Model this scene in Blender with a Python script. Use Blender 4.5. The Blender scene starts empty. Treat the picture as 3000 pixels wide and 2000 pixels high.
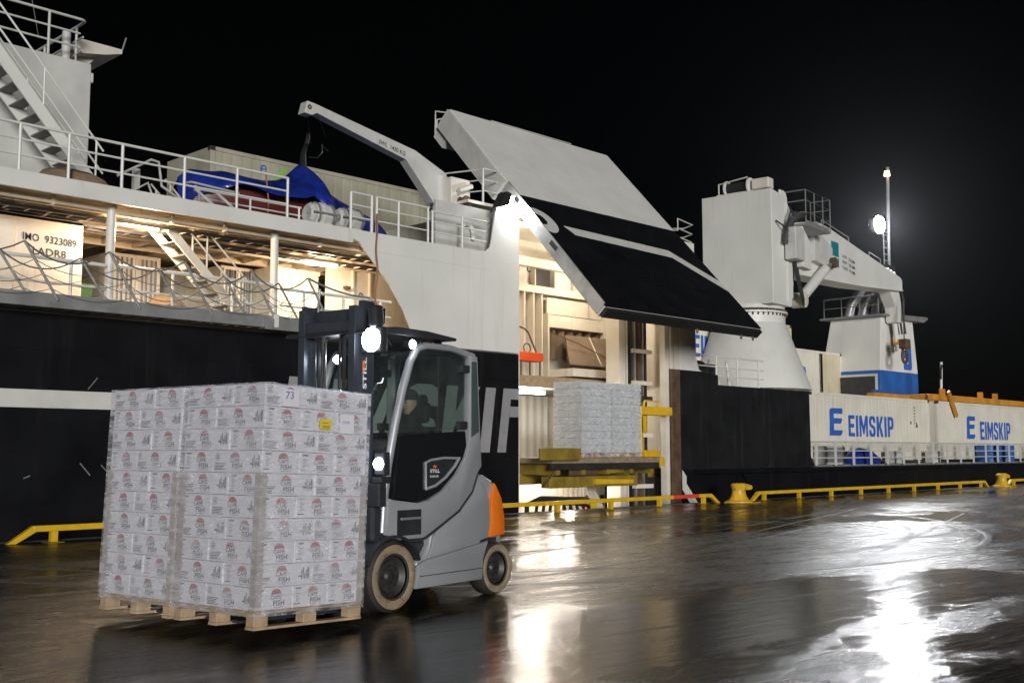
import bpy, bmesh, math, random
from mathutils import Vector, Matrix, Quaternion, noise
random.seed(7)
SC = bpy.context.scene
COL = SC.collection
R = math.radians

# ---------------------------------------------------------------- camera
cam_d = bpy.data.cameras.new("Camera")
cam = bpy.data.objects.new("Camera", cam_d); COL.objects.link(cam)
cam_d.sensor_width = 36.0; cam_d.lens = 39.0
cam_d.clip_start = 0.1; cam_d.clip_end = 2000
cam.location = (0, 0, 1.5)
cam.rotation_euler = (R(90 + 5.623), 0, R(-45.5))
SC.camera = cam

# ---------------------------------------------------------------- night harbour sky, and a sun lamp standing in for quay floodlights
SUN_DIR = Vector((-0.52, -0.82, 0.11)).normalized()
w = bpy.data.worlds.new("World"); SC.world = w; w.use_nodes = True
nt = w.node_tree; bg = nt.nodes["Background"]
sky = nt.nodes.new("ShaderNodeTexSky"); sky.sky_type = 'NISHITA'; sky.sun_disc = False
sky.sun_elevation = math.asin(SUN_DIR.z); sky.sun_rotation = math.atan2(SUN_DIR.x, SUN_DIR.y)
nt.links.new(sky.outputs[0], bg.inputs[0]); bg.inputs[1].default_value = 0.00025
sun_d = bpy.data.lights.new("Sun", 'SUN'); sun_d.energy = 2.65; sun_d.angle = R(14); sun_d.color = (1.0, 0.985, 0.96)
sun = bpy.data.objects.new("Sun", sun_d); COL.objects.link(sun)
sun.rotation_euler = (-SUN_DIR).to_track_quat('-Z', 'Y').to_euler(); sun.location = (-10, -30, 20)
vs = SC.view_settings
vs.view_transform = 'Standard'; vs.look = 'None'; vs.exposure = 0.0; vs.gamma = 1.0; vs.use_curve_mapping = False
SC.render.engine = 'CYCLES'
SC.cycles.use_denoising = True
SC.cycles.max_bounces = 7; SC.cycles.volume_bounces = 0; SC.cycles.transparent_max_bounces = 16
SC.cycles.sample_clamp_indirect = 6.0; SC.cycles.sample_clamp_direct = 0
SC.cycles.caustics_reflective = False; SC.cycles.caustics_refractive = False

# ---------------------------------------------------------------- materials
def nodes_of(name):
    m = bpy.data.materials.new(name); m.use_nodes = True
    t = m.node_tree
    return m, t, t.nodes["Principled BSDF"], t.nodes.new, t.links.new

def mat(name, col, rough=0.5, metal=0.0, var=0.12, vscale=1.5, bump=0.0, bscale=20.0, streak=None, sk=0.5, coat=0.0, obj=False, rvar=0.1, spec=0.5, speck=None):
    """painted / plain surface: slight tone variation, roughness wear, optional grime streaks running down"""
    m, t, p, N, L = nodes_of(name)
    if obj:
        tc = N("ShaderNodeTexCoord"); co = tc.outputs["Object"]
    else:
        g = N("ShaderNodeNewGeometry"); co = g.outputs["Position"]
    n1 = N("ShaderNodeTexNoise"); n1.inputs["Scale"].default_value = vscale; n1.inputs["Detail"].default_value = 6
    L(co, n1.inputs["Vector"])
    mp = N("ShaderNodeMapRange"); mp.inputs[1].default_value = 0.3; mp.inputs[2].default_value = 0.7
    mp.inputs[3].default_value = 1 - var; mp.inputs[4].default_value = 1 + var * 0.5
    L(n1.outputs["Fac"], mp.inputs[0])
    vm = N("ShaderNodeVectorMath"); vm.operation = 'SCALE'; vm.inputs[0].default_value = col[:3]
    L(mp.outputs[0], vm.inputs["Scale"])
    c = vm.outputs[0]
    if streak:
        mpp = N("ShaderNodeMapping"); mpp.inputs["Scale"].default_value = (3.2, 3.2, 0.22)
        L(co, mpp.inputs[0])
        n2 = N("ShaderNodeTexNoise"); n2.inputs["Scale"].default_value = 1.6; n2.inputs["Detail"].default_value = 7; n2.inputs["Roughness"].default_value = 0.65
        L(mpp.outputs[0], n2.inputs["Vector"])
        r2 = N("ShaderNodeMapRange"); r2.inputs[1].default_value = 0.55; r2.inputs[2].default_value = 0.78; r2.inputs[4].default_value = sk
        L(n2.outputs["Fac"], r2.inputs[0])
        mx = N("ShaderNodeMix"); mx.data_type = 'RGBA'; L(r2.outputs[0], mx.inputs[0]); L(c, mx.inputs[6]); mx.inputs[7].default_value = (*streak, 1)
        c = mx.outputs[2]
    if speck:
        n3 = N("ShaderNodeTexNoise"); n3.inputs["Scale"].default_value = speck[1]; n3.inputs["Detail"].default_value = 5; n3.inputs["Distortion"].default_value = 1.2
        L(co, n3.inputs["Vector"])
        r3 = N("ShaderNodeMapRange"); r3.inputs[1].default_value = speck[2]; r3.inputs[2].default_value = speck[2] + 0.06; r3.inputs[4].default_value = speck[3]
        L(n3.outputs["Fac"], r3.inputs[0])
        mx = N("ShaderNodeMix"); mx.data_type = 'RGBA'; L(r3.outputs[0], mx.inputs[0]); L(c, mx.inputs[6]); mx.inputs[7].default_value = (*speck[0], 1)
        c = mx.outputs[2]
    L(c, p.inputs["Base Color"])
    mr = N("ShaderNodeMapRange"); mr.inputs[3].default_value = max(0.02, rough - rvar); mr.inputs[4].default_value = min(1, rough + rvar)
    L(n1.outputs["Fac"], mr.inputs[0]); L(mr.outputs[0], p.inputs["Roughness"])
    p.inputs["Metallic"].default_value = metal
    p.inputs["Coat Weight"].default_value = coat
    p.inputs["Specular IOR Level"].default_value = spec
    if bump:
        nb = N("ShaderNodeTexNoise"); nb.inputs["Scale"].default_value = bscale; nb.inputs["Detail"].default_value = 4
        L(co, nb.inputs["Vector"])
        b = N("ShaderNodeBump"); b.inputs["Strength"].default_value = bump; b.inputs["Distance"].default_value = 0.02
        L(nb.outputs["Fac"], b.inputs["Height"]); L(b.outputs[0], p.inputs["Normal"])
    return m

def emit(name, col, strength):
    m, t, p, N, L = nodes_of(name)
    p.inputs["Base Color"].default_value = (0.8, 0.8, 0.8, 1)
    p.inputs["Emission Color"].default_value = (*col, 1); p.inputs["Emission Strength"].default_value = strength
    return m

def glass(name, col, haze=0.05, rough=0.03):
    m, t, p, N, L = nodes_of(name)
    t.nodes.remove(p)
    tr = N("ShaderNodeBsdfTransparent"); tr.inputs[0].default_value = (*col, 1)
    gl = N("ShaderNodeBsdfGlossy"); gl.inputs["Roughness"].default_value = rough; gl.inputs[0].default_value = (0.9, 0.95, 1, 1)
    lw = N("ShaderNodeLayerWeight"); lw.inputs[0].default_value = 0.5
    pw = N("ShaderNodeMath"); pw.operation = 'POWER'; L(lw.outputs["Facing"], pw.inputs[0]); pw.inputs[1].default_value = 4.0
    fr = N("ShaderNodeMath"); fr.operation = 'MULTIPLY_ADD'; L(pw.outputs[0], fr.inputs[0]); fr.inputs[1].default_value = 0.7; fr.inputs[2].default_value = 0.03
    mx = N("ShaderNodeMixShader"); L(fr.outputs[0], mx.inputs[0]); L(tr.outputs[0], mx.inputs[1]); L(gl.outputs[0], mx.inputs[2])
    df = N("ShaderNodeBsdfDiffuse"); df.inputs[0].default_value = (0.62, 0.68, 0.72, 1)  # pale bluish veil mixed into the panes in place of flare haze
    nz = N("ShaderNodeTexNoise"); nz.inputs["Scale"].default_value = 4; nz.inputs["Detail"].default_value = 5
    tcg = N("ShaderNodeTexCoord"); L(tcg.outputs["Object"], nz.inputs["Vector"])
    rg_ = N("ShaderNodeMapRange"); rg_.inputs[1].default_value = 0.3; rg_.inputs[2].default_value = 0.75; rg_.inputs[3].default_value = haze * 0.5; rg_.inputs[4].default_value = haze * 1.5
    L(nz.outputs["Fac"], rg_.inputs[0])
    m3 = N("ShaderNodeMixShader"); L(rg_.outputs[0], m3.inputs[0]); L(mx.outputs[0], m3.inputs[1]); L(df.outputs[0], m3.inputs[2])
    L(m3.outputs[0], t.nodes["Material Output"].inputs[0])
    return m

M = {}
M['white'] = mat('white_ship_paint', (0.72, 0.72, 0.68), 0.45, var=0.07, vscale=0.9, streak=(0.42, 0.36, 0.27), sk=0.28, bump=0.12, bscale=1.3)
M['white_in'] = mat('white_interior_paint', (0.70, 0.66, 0.58), 0.5, var=0.16, vscale=1.2, streak=(0.30, 0.20, 0.12), sk=0.5)
M['white_rust'] = mat('rust_stained_white_paint', (0.66, 0.63, 0.55), 0.55, var=0.12, vscale=1.3, streak=(0.33, 0.15, 0.05), sk=0.85, bump=0.15, bscale=3)
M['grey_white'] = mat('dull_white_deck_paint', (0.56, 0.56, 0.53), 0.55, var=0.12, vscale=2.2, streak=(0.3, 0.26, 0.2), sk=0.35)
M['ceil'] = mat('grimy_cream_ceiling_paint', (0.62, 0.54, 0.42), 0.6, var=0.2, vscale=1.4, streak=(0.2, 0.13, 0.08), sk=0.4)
M['black'] = mat('black_hull_paint', (0.0065, 0.007, 0.009), 0.45, var=0.35, vscale=1.1, bump=0.25, bscale=1.2, streak=(0.03, 0.028, 0.026), sk=0.4, speck=((0.16, 0.16, 0.16), 3.1, 0.77, 0.3), spec=0.2)
M['navy'] = mat('dark_hull_paint', (0.013, 0.0135, 0.015), 0.5, var=0.3, vscale=1.4, bump=0.25, bscale=1.6, streak=(0.05, 0.05, 0.05), sk=0.5, spec=0.25)
M['stripe'] = mat('white_hull_stripe', (0.62, 0.62, 0.58), 0.5, var=0.1, vscale=2.0)
M['deckgrey'] = mat('worn_grey_steel', (0.20, 0.20, 0.19), 0.55, var=0.25, vscale=2.5)
M['galv'] = mat('galvanised_steel', (0.30, 0.31, 0.30), 0.5, 0.35, var=0.22, vscale=3.0)
M['steel'] = mat('dark_steel', (0.06, 0.06, 0.062), 0.42, 0.5, var=0.25, vscale=4)
M['brightsteel'] = mat('bright_worn_steel', (0.55, 0.55, 0.54), 0.32, 0.7, var=0.2, vscale=3)
M['rust'] = mat('rusty_steel', (0.11, 0.065, 0.035), 0.75, 0.0, var=0.5, vscale=4, bump=0.4, bscale=14, streak=(0.03, 0.022, 0.018), sk=0.8)
M['yellow'] = mat('yellow_paint', (0.72, 0.44, 0.018), 0.38, var=0.18, vscale=3, speck=((0.12, 0.07, 0.03), 9, 0.68, 0.8))
M['yellow_dirty'] = mat('grimy_yellow_paint', (0.27, 0.19, 0.025), 0.55, var=0.4, vscale=2.5, streak=(0.07, 0.05, 0.025), sk=0.9)
M['orange'] = mat('orange_paint', (0.85, 0.19, 0.012), 0.35, var=0.08, coat=0.3)
M['redorange'] = mat('red_orange_paint', (0.78, 0.09, 0.015), 0.42, var=0.12)
M['amber'] = mat('amber_frame_paint', (0.62, 0.27, 0.03), 0.5, var=0.25, streak=(0.2, 0.08, 0.02), sk=0.5)
M['silver'] = mat('silver_truck_paint', (0.42, 0.44, 0.46), 0.34, 0.3, var=0.07, vscale=2.0, bump=0.05, bscale=160, coat=0.25, obj=True, speck=((0.22, 0.21, 0.2), 6, 0.70, 0.5))
M['charcoal'] = mat('charcoal_plastic', (0.03, 0.032, 0.036), 0.45, var=0.2, vscale=5, obj=True)
M['mast'] = mat('dark_mast_steel', (0.05, 0.06, 0.075), 0.38, 0.35, var=0.2, vscale=4, obj=True)
M['blackgloss'] = mat('glossy_black_panel', (0.012, 0.013, 0.015), 0.15, var=0.1, obj=True)
M['rubber'] = mat('tyre_rubber', (0.035, 0.030, 0.026), 0.7, var=0.3, vscale=8, bump=0.3, bscale=60, obj=True)
M['tan'] = mat('tan_tyre_wall', (0.30, 0.23, 0.15), 0.65, var=0.25, vscale=8, obj=True, speck=((0.1, 0.07, 0.05), 14, 0.62, 0.7))
M['rim'] = mat('dark_wheel_rim', (0.05, 0.048, 0.045), 0.5, 0.3, var=0.3, vscale=9, obj=True)
M['glass'] = glass('tinted_cab_glass', (0.80, 0.87, 0.83), 0.02)
M['glassd'] = glass('dark_cab_glass', (0.66, 0.72, 0.70), 0.02)
M['mirror'] = mat('mirror_glass', (0.6, 0.65, 0.7), 0.06, 1.0, var=0.02, rvar=0.02)
M['carton'] = mat('white_printed_carton', (0.89, 0.89, 0.95), 0.5, var=0.05, vscale=5, obj=True)
M['pink'] = mat('red_carton_print', (0.44, 0.085, 0.085), 0.6, var=0.1)
M['ink'] = mat('grey_carton_print', (0.105, 0.10, 0.12), 0.6, var=0.25, vscale=8)
M['edge'] = mat('brown_paper_board', (0.50, 0.46, 0.43), 0.7, var=0.12, vscale=6)
M['wood'] = mat('pale_pallet_wood', (0.52, 0.38, 0.24), 0.7, var=0.3, vscale=7, bump=0.2, bscale=40)
M['wood_dark'] = mat('damp_pallet_wood', (0.30, 0.22, 0.14), 0.65, var=0.3, vscale=7)
M['paper'] = mat('white_paper', (0.78, 0.77, 0.82), 0.6, var=0.04)
M['stickyel'] = mat('yellow_sticker', (0.86, 0.66, 0.02), 0.5, var=0.05)
M['inkblue'] = mat('blue_pen_ink', (0.10, 0.12, 0.45), 0.6)
M['greyload'] = mat('grey_printed_carton', (0.52, 0.55, 0.56), 0.5, var=0.22, vscale=4, speck=((0.28, 0.29, 0.29), 9, 0.60, 0.6), obj=True)
M['contdim'] = mat('shade_darkened_beige_container_paint', (0.40, 0.38, 0.29), 0.6, var=0.2, vscale=1.0, streak=(0.2, 0.14, 0.07), sk=0.6)  # streaked container paint, darkened in colour to stand for its unlit front
M['hullletter'] = mat('greyed_hull_lettering', (0.28, 0.28, 0.29), 0.55, var=0.15, vscale=2.0)  # white lettering greyed in colour for its dim, motion-blurred look
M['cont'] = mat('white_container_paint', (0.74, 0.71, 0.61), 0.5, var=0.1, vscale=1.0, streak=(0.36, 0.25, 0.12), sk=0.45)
M['contrust'] = mat('rusty_white_container_paint', (0.68, 0.60, 0.42), 0.55, var=0.15, vscale=1.0, streak=(0.42, 0.20, 0.05), sk=0.9)
M['blue'] = mat('blue_lettering', (0.035, 0.13, 0.52), 0.5, var=0.15, vscale=3, speck=((0.6, 0.6, 0.6), 5, 0.70, 0.6))
M['bluewall'] = mat('blue_wall_paint', (0.02, 0.12, 0.42), 0.5, var=0.2, vscale=1.5, streak=(0.01, 0.05, 0.2), sk=0.6)
M['green'] = mat('green_lettering', (0.25, 0.5, 0.08), 0.5)
M['teal'] = mat('teal_badge', (0.0, 0.20, 0.24), 0.5)
M['greenbin'] = mat('green_plastic', (0.04, 0.16, 0.05), 0.5, var=0.2)
M['letter'] = mat('black_stencil_paint', (0.03, 0.028, 0.028), 0.6, var=0.15)
M['tarp'] = mat('blue_tarpaulin', (0.012, 0.032, 0.27), 0.25, var=0.35, vscale=2.5, bump=0.9, bscale=4.0)
M['redhull'] = mat('dark_red_boat_hull', (0.12, 0.02, 0.018), 0.4, var=0.2, vscale=2)
M['rope'] = mat('weathered_rope', (0.15, 0.14, 0.12), 0.8, var=0.3, vscale=25)
M['ropebrown'] = mat('orange_brown_strap', (0.30, 0.13, 0.06), 0.7, var=0.2)
M['hose'] = mat('black_rubber_hose', (0.02, 0.02, 0.02), 0.5, var=0.2)
M['canvas'] = mat('brown_canvas', (0.23, 0.16, 0.10), 0.8, var=0.3, vscale=6, bump=0.4, bscale=10)
M['brownplate'] = mat('brown_rusted_plate', (0.17, 0.125, 0.085), 0.6, var=0.35, vscale=1.8, streak=(0.08, 0.05, 0.03), sk=0.6)
M['bollard'] = mat('yellow_bollard_paint', (0.70, 0.43, 0.03), 0.4, var=0.2, vscale=4, speck=((0.13, 0.08, 0.03), 8, 0.66, 0.8), bump=0.2, bscale=12)
M['red'] = mat('red_paint', (0.75, 0.07, 0.03), 0.4, var=0.1)
M['cloth'] = mat('dark_work_jacket', (0.02, 0.022, 0.025), 0.85, var=0.2, obj=True)
M['skin'] = mat('skin', (0.45, 0.27, 0.20), 0.55, var=0.05, obj=True)
M['lamp_cool'] = emit('cool_lamp_lens', (0.86, 0.92, 1.0), 45.0)
M['lamp_flood'] = emit('flood_lamp_lens', (0.93, 0.96, 1.0), 90.0)
M['lamp_warm'] = emit('warm_tube_lens', (1.0, 0.80, 0.52), 16.0)
M['lamp_white'] = emit('white_tube_lens', (1.0, 0.90, 0.76), 14.0)
M['lamp_small'] = emit('small_amber_lens', (1.0, 0.72, 0.35), 8.0)
M['beaconglass'] = mat('dull_red_beacon_glass', (0.30, 0.16, 0.14), 0.2, var=0.1)

def film_mat(name='clear_stretch_film', gloss=0.12):
    m, t, p, N, L = nodes_of(name)
    t.nodes.remove(p)
    tc = N("ShaderNodeTexCoord")
    mp = N("ShaderNodeMapping"); mp.inputs["Scale"].default_value = (2.2, 2.2, 9.0); mp.inputs["Rotation"].default_value = (0.06, 0.05, 0)
    L(tc.outputs["Object"], mp.inputs[0])
    n = N("ShaderNodeTexNoise"); n.inputs["Scale"].default_value = 2.6; n.inputs["Detail"].default_value = 6; n.inputs["Distortion"].default_value = 0.8
    L(mp.outputs[0], n.inputs["Vector"])
    n2 = N("ShaderNodeTexNoise"); n2.inputs["Scale"].default_value = 5; n2.inputs["Detail"].default_value = 2
    L(tc.outputs["Object"], n2.inputs["Vector"])
    ad = N("ShaderNodeMath"); ad.operation = 'ADD'; L(n.outputs[0], ad.inputs[0]); L(n2.outputs[0], ad.inputs[1])
    b = N("ShaderNodeBump"); b.inputs["Strength"].default_value = 1.0; b.inputs["Distance"].default_value = 0.11
    L(ad.outputs[0], b.inputs["Height"])
    tr = N("ShaderNodeBsdfTransparent"); tr.inputs[0].default_value = (0.97, 0.97, 0.98, 1)
    df = N("ShaderNodeBsdfDiffuse"); df.inputs[0].default_value = (0.90, 0.90, 0.94, 1)
    gl = N("ShaderNodeBsdfGlossy"); gl.inputs["Roughness"].default_value = 0.16; L(b.outputs[0], gl.inputs["Normal"])
    rr = N("ShaderNodeMapRange"); rr.inputs[1].default_value = 0.42; rr.inputs[2].default_value = 0.72; rr.inputs[3].default_value = 0.08; rr.inputs[4].default_value = 0.60  # milky film, its whiter patches painted in for the sheen
    L(n.outputs[0], rr.inputs[0])
    m1 = N("ShaderNodeMixShader"); L(rr.outputs[0], m1.inputs[0]); L(tr.outputs[0], m1.inputs[1]); L(df.outputs[0], m1.inputs[2])
    m2 = N("ShaderNodeMixShader"); m2.inputs[0].default_value = gloss; L(m1.outputs[0], m2.inputs[1]); L(gl.outputs[0], m2.inputs[2])
    L(m2.outputs[0], t.nodes["Material Output"].inputs[0])
    return m
M['film'] = film_mat(); M['film_dull'] = film_mat('dull_stretch_film', 0.03)

def asphalt():
    m, t, p, N, L = nodes_of('wet_asphalt')
    g = N("ShaderNodeNewGeometry"); P = g.outputs["Position"]
    def noise_(scale, detail=5, dist=0.0, vec=P, rough=0.5):
        n = N("ShaderNodeTexNoise"); n.inputs["Scale"].default_value = scale; n.inputs["Detail"].default_value = detail
        n.inputs["Distortion"].default_value = dist; n.inputs["Roughness"].default_value = rough; L(vec, n.inputs["Vector"]); return n.outputs["Fac"]
    def rng(x, a, b, c, d):
        r = N("ShaderNodeMapRange"); r.interpolation_type = 'SMOOTHSTEP'
        for i, v in enumerate((a, b, c, d)): r.inputs[i + 1].default_value = v
        L(x, r.inputs[0]); return r.outputs[0]
    def math_(op, a, b):
        n = N("ShaderNodeMath"); n.operation = op
        for i, v in enumerate((a, b)):
            if isinstance(v, (int, float)): n.inputs[i].default_value = v
            else: L(v, n.inputs[i])
        return n.outputs[0]
    # travel lanes run along the quay: stretch the wetness along x
    def lane(rot, sx):
        mp = N("ShaderNodeMapping"); mp.vector_type = 'POINT'; mp.inputs["Location"].default_value = (3.7, 5.3, 0); mp.inputs["Rotation"].default_value = (0, 0, R(rot)); L(P, mp.inputs[0])
        m2_ = N("ShaderNodeMapping"); m2_.inputs["Scale"].default_value = (sx, 1.0, 1.0); L(mp.outputs[0], m2_.inputs[0]); return m2_.outputs[0]
    va = lane(-6, 0.42); vb = lane(9, 0.22); vc = lane(4, 0.10)
    fine = noise_(2.6, 9, 0.7, va, 0.70)
    big = noise_(0.30, 5, 0.9, va, 0.55)
    pud = math_('ADD', big, math_('MULTIPLY', math_('SUBTRACT', fine, 0.5), 0.34))
    wet = rng(pud, 0.46, 0.58, 0.0, 1.0)                                  # 1 = standing water
    damp = rng(big, 0.34, 0.55, 0.0, 1.0)
    strk = noise_(2.4, 7, 0.6, vb, 0.66)
    thin = noise_(9.0, 4, 0.25, vc, 0.6)                                  # thin drag lines along the quay
    def ring(cx, cy, r0, wdt):
        s_ = N("ShaderNodeVectorMath"); s_.operation = 'SUBTRACT'; L(P, s_.inputs[0]); s_.inputs[1].default_value = (cx, cy, 0)
        ln = N("ShaderNodeVectorMath"); ln.operation = 'LENGTH'; L(s_.outputs[0], ln.inputs[0])
        d = math_('ABSOLUTE', math_('SUBTRACT', math_('ADD', ln.outputs["Value"], math_('MULTIPLY', fine, 0.12)), r0), 0)
        return rng(d, wdt * 0.2, wdt, 1.0, 0.0)
    def line(x0, y0, x1, y1, wdt):
        nx, ny = y0 - y1, x1 - x0; k = math.hypot(nx, ny); nx /= k; ny /= k
        dt = N("ShaderNodeVectorMath"); dt.operation = 'DOT_PRODUCT'; L(P, dt.inputs[0]); dt.inputs[1].default_value = (nx, ny, 0)
        d = math_('ABSOLUTE', math_('SUBTRACT', math_('ADD', dt.outputs["Value"], math_('MULTIPLY', fine, 0.09)), nx * x0 + ny * y0 + 0.045), 0)
        al = N("ShaderNodeVectorMath"); al.operation = 'DOT_PRODUCT'; L(P, al.inputs[0]); al.inputs[1].default_value = (ny, -nx, 0)
        m_ = ny * (x0 + x1) / 2 - nx * (y0 + y1) / 2
        ext = rng(math_('ABSOLUTE', math_('SUBTRACT', al.outputs["Value"], m_), 0), k * 0.42, k * 0.58, 1.0, 0.0)
        return math_('MULTIPLY', rng(d, wdt * 0.2, wdt, 1.0, 0.0), ext)
    tracks = None
    for r_ in [ring(*q) for q in ((15.5, 18.6, 10.4, .10), (15.5, 18.6, 11.7, .10), (18.7, 12.2, 2.35, .10), (18.8, 12.3, 2.95, .10), (19.0, 12.2, 1.5, .08), (19.6, 12.6, 4.0, .10), (10, 60, 48.5, .13), (10, 60, 46.8, .13))] + \
              [line(*q) for q in ((13.94, 10.24, 27.0, 14.04, .08), (13.05, 9.59, 20.46, 11.46, .08), (18.9, 12.62, 27.3, 14.21, .07), (10.4, 7.57, 17.1, 8.26, .07), (13.9, 7.26, 27.3, 11.26, .08), (9.0, 9.2, 20.0, 10.4, .06), (8.5, 10.6, 22.0, 13.6, .07))]:
        tracks = r_ if tracks is None else math_('MAXIMUM', tracks, r_)
    trk = math_('MULTIPLY', tracks, rng(noise_(0.45, 6), 0.33, 0.55, 0.0, 1.0))
    grain = math_('SUBTRACT', noise_(140, 2), 0.5); agg = math_('SUBTRACT', noise_(55, 3, 0, P, 0.8), 0.5); roll = math_('SUBTRACT', noise_(3.4, 5, 0.5, va, 0.6), 0.5)
    vor = N("ShaderNodeTexVoronoi"); vor.inputs["Scale"].default_value = 75; L(P, vor.inputs["Vector"])
    stone = rng(vor.outputs["Color"], 0.0, 1.0, 0.55, 1.6)
    dry = math_('SUBTRACT', 1.0, wet)
    mx = N("ShaderNodeMix"); mx.data_type = 'RGBA'; L(math_('MULTIPLY', rng(fine, 0.3, 0.72, 0, 1), math_('ADD', math_('MULTIPLY', dry, 0.8), 0.2)), mx.inputs[0])
    mx.inputs[6].default_value = (0.008, 0.008, 0.008, 1); mx.inputs[7].default_value = (0.034, 0.033, 0.031, 1)
    vs1 = N("ShaderNodeVectorMath"); vs1.operation = 'SCALE'; L(mx.outputs[2], vs1.inputs[0]); L(stone, vs1.inputs["Scale"])
    m2 = N("ShaderNodeMix"); m2.data_type = 'RGBA'; L(math_('MULTIPLY', trk, 0.75), m2.inputs[0]); L(vs1.outputs[0], m2.inputs[6]); m2.inputs[7].default_value = (0.085, 0.083, 0.078, 1)
    L(m2.outputs[2], p.inputs["Base Color"])
    # puddles, satin wet asphalt between them, rougher wiped tracks and drag lines
    ro = math_('ADD', math_('MULTIPLY', dry, math_('SUBTRACT', 0.17, math_('MULTIPLY', damp, 0.07))), 0.085)
    ro = math_('ADD', ro, math_('MULTIPLY', math_('MULTIPLY', rng(strk, 0.42, 0.64, 0, 1), 0.12), math_('ADD', math_('MULTIPLY', dry, 0.7), 0.3)))
    ro = math_('ADD', ro, math_('MULTIPLY', rng(thin, 0.5, 0.72, 0, 1), 0.12))
    ro = math_('ADD', ro, math_('MULTIPLY', trk, 0.20))
    L(ro, p.inputs["Roughness"])
    p.inputs["Specular IOR Level"].default_value = 0.45
    h = math_('MULTIPLY', math_('ADD', math_('MULTIPLY', grain, 0.5), math_('MULTIPLY', agg, 1.3)), math_('ADD', math_('MULTIPLY', dry, 0.85), 0.15))
    h = math_('ADD', h, math_('MULTIPLY', roll, 1.3))
    h = math_('ADD', h, math_('MULTIPLY', math_('SUBTRACT', strk, 0.5), 1.1))
    h = math_('ADD', h, math_('MULTIPLY', math_('SUBTRACT', thin, 0.5), 0.5))
    h = math_('ADD', h, math_('MULTIPLY', trk, 1.5))
    b = N("ShaderNodeBump"); b.inputs["Strength"].default_value = 0.32; b.inputs["Distance"].default_value = 0.012
    L(h, b.inputs["Height"]); L(b.outputs[0], p.inputs["Normal"])
    return m
M['asphalt'] = asphalt()
M['concrete'] = mat('quay_concrete', (0.16, 0.155, 0.145), 0.6, var=0.3, vscale=1.5, bump=0.3, bscale=10, streak=(0.05, 0.05, 0.045), sk=0.6)
def water_mat():
    m, t, p, N, L = nodes_of('dark_harbour_water')
    p.inputs["Base Color"].default_value = (0.004, 0.006, 0.007, 1); p.inputs["Roughness"].default_value = 0.06
    n = N("ShaderNodeTexNoise"); n.inputs["Scale"].default_value = 1.6; n.inputs["Detail"].default_value = 4
    g = N("ShaderNodeNewGeometry"); L(g.outputs["Position"], n.inputs["Vector"])
    b = N("ShaderNodeBump"); b.inputs["Strength"].default_value = 0.4; b.inputs["Distance"].default_value = 0.1
    L(n.outputs[0], b.inputs["Height"]); L(b.outputs[0], p.inputs["Normal"]); return m
M['water'] = water_mat()

# ---------------------------------------------------------------- mesh helpers
OFF = {}
_txt = {}
def text_geo(body, bold=0.0):
    key = (body, bold)
    if key not in _txt:
        cu = bpy.data.curves.new("t", 'FONT'); cu.body = body; cu.size = 1.0; cu.offset = bold; cu.resolution_u = 3; cu.space_character = 1.0 + bold * 2
        ob = bpy.data.objects.new("t", cu)
        me = bpy.data.meshes.new_from_object(ob)
        vs_ = [v.co.copy() for v in me.vertices]; fs = [tuple(p.vertices) for p in me.polygons]
        bpy.data.objects.remove(ob); bpy.data.curves.remove(cu); bpy.data.meshes.remove(me)
        x0 = min(v.x for v in vs_); x1 = max(v.x for v in vs_); y0 = min(v.y for v in vs_); y1 = max(v.y for v in vs_)
        _txt[key] = ([((v.x - x0) / (x1 - x0), (v.y - y0) / (y1 - y0)) for v in vs_], fs, (x1 - x0) / (y1 - y0))
    return _txt[key]

GLYPH = {
 'E': (1.0, [[(0,0),(0,1),(1,1),(1,.83),(.36,.83),(.36,.6),(.9,.6),(.9,.42),(.36,.42),(.36,.17),(1,.17),(1,0)]]),
 'I': (0.36, [[(0,0),(0,1),(1,1),(1,0)]]),
 'M': (1.4, [[(0,0),(0,1),(.27,1),(.5,.5),(.73,1),(1,1),(1,0),(.78,0),(.78,.6),(.57,.12),(.43,.12),(.22,.6),(.22,0)]]),
 'S': (1.08, [[(1,.68),(1,.82),(.9,.95),(.72,1),(.28,1),(.1,.94),(0,.8),(0,.64),(.1,.52),(.62,.38),(.66,.32),(.66,.22),(.58,.16),(.42,.16),(.34,.22),(.34,.32),(0,.32),(0,.18),(.1,.05),(.28,0),(.72,0),(.9,.06),(1,.2),(1,.36),(.9,.48),(.38,.62),(.34,.68),(.34,.78),(.42,.84),(.58,.84),(.66,.78),(.66,.68)]]),
 'K': (1.15, [[(0,0),(0,1),(.33,1),(.33,.6),(.66,1),(1,1),(.6,.54),(1,0),(.64,0),(.37,.42),(.33,.38),(.33,0)]]),
 'P': (1.05, [[(0,0),(0,1),(.34,1),(.34,0)], [(.34,1),(.7,1),(.92,.93),(1,.78),(1,.6),(.92,.44),(.7,.37),(.34,.37),(.34,.53),(.58,.53),(.66,.6),(.66,.77),(.58,.84),(.34,.84)]]),
}
def block_letters(mb, word, x0, x1, fn):
    """condensed bold capitals between x0 and x1; fn(x, v) gives the point at height fraction v"""
    tot = sum(GLYPH[c][0] for c in word) + 0.2 * (len(word) - 1); k = (x1 - x0) / tot; x = x0
    for c in word:
        w_, polys = GLYPH[c]
        for pl_ in polys: mb.add([fn(x + a * w_ * k, b) for a, b in pl_], [tuple(range(len(pl_)))])
        x += (w_ + 0.2) * k
    return mb

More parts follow.
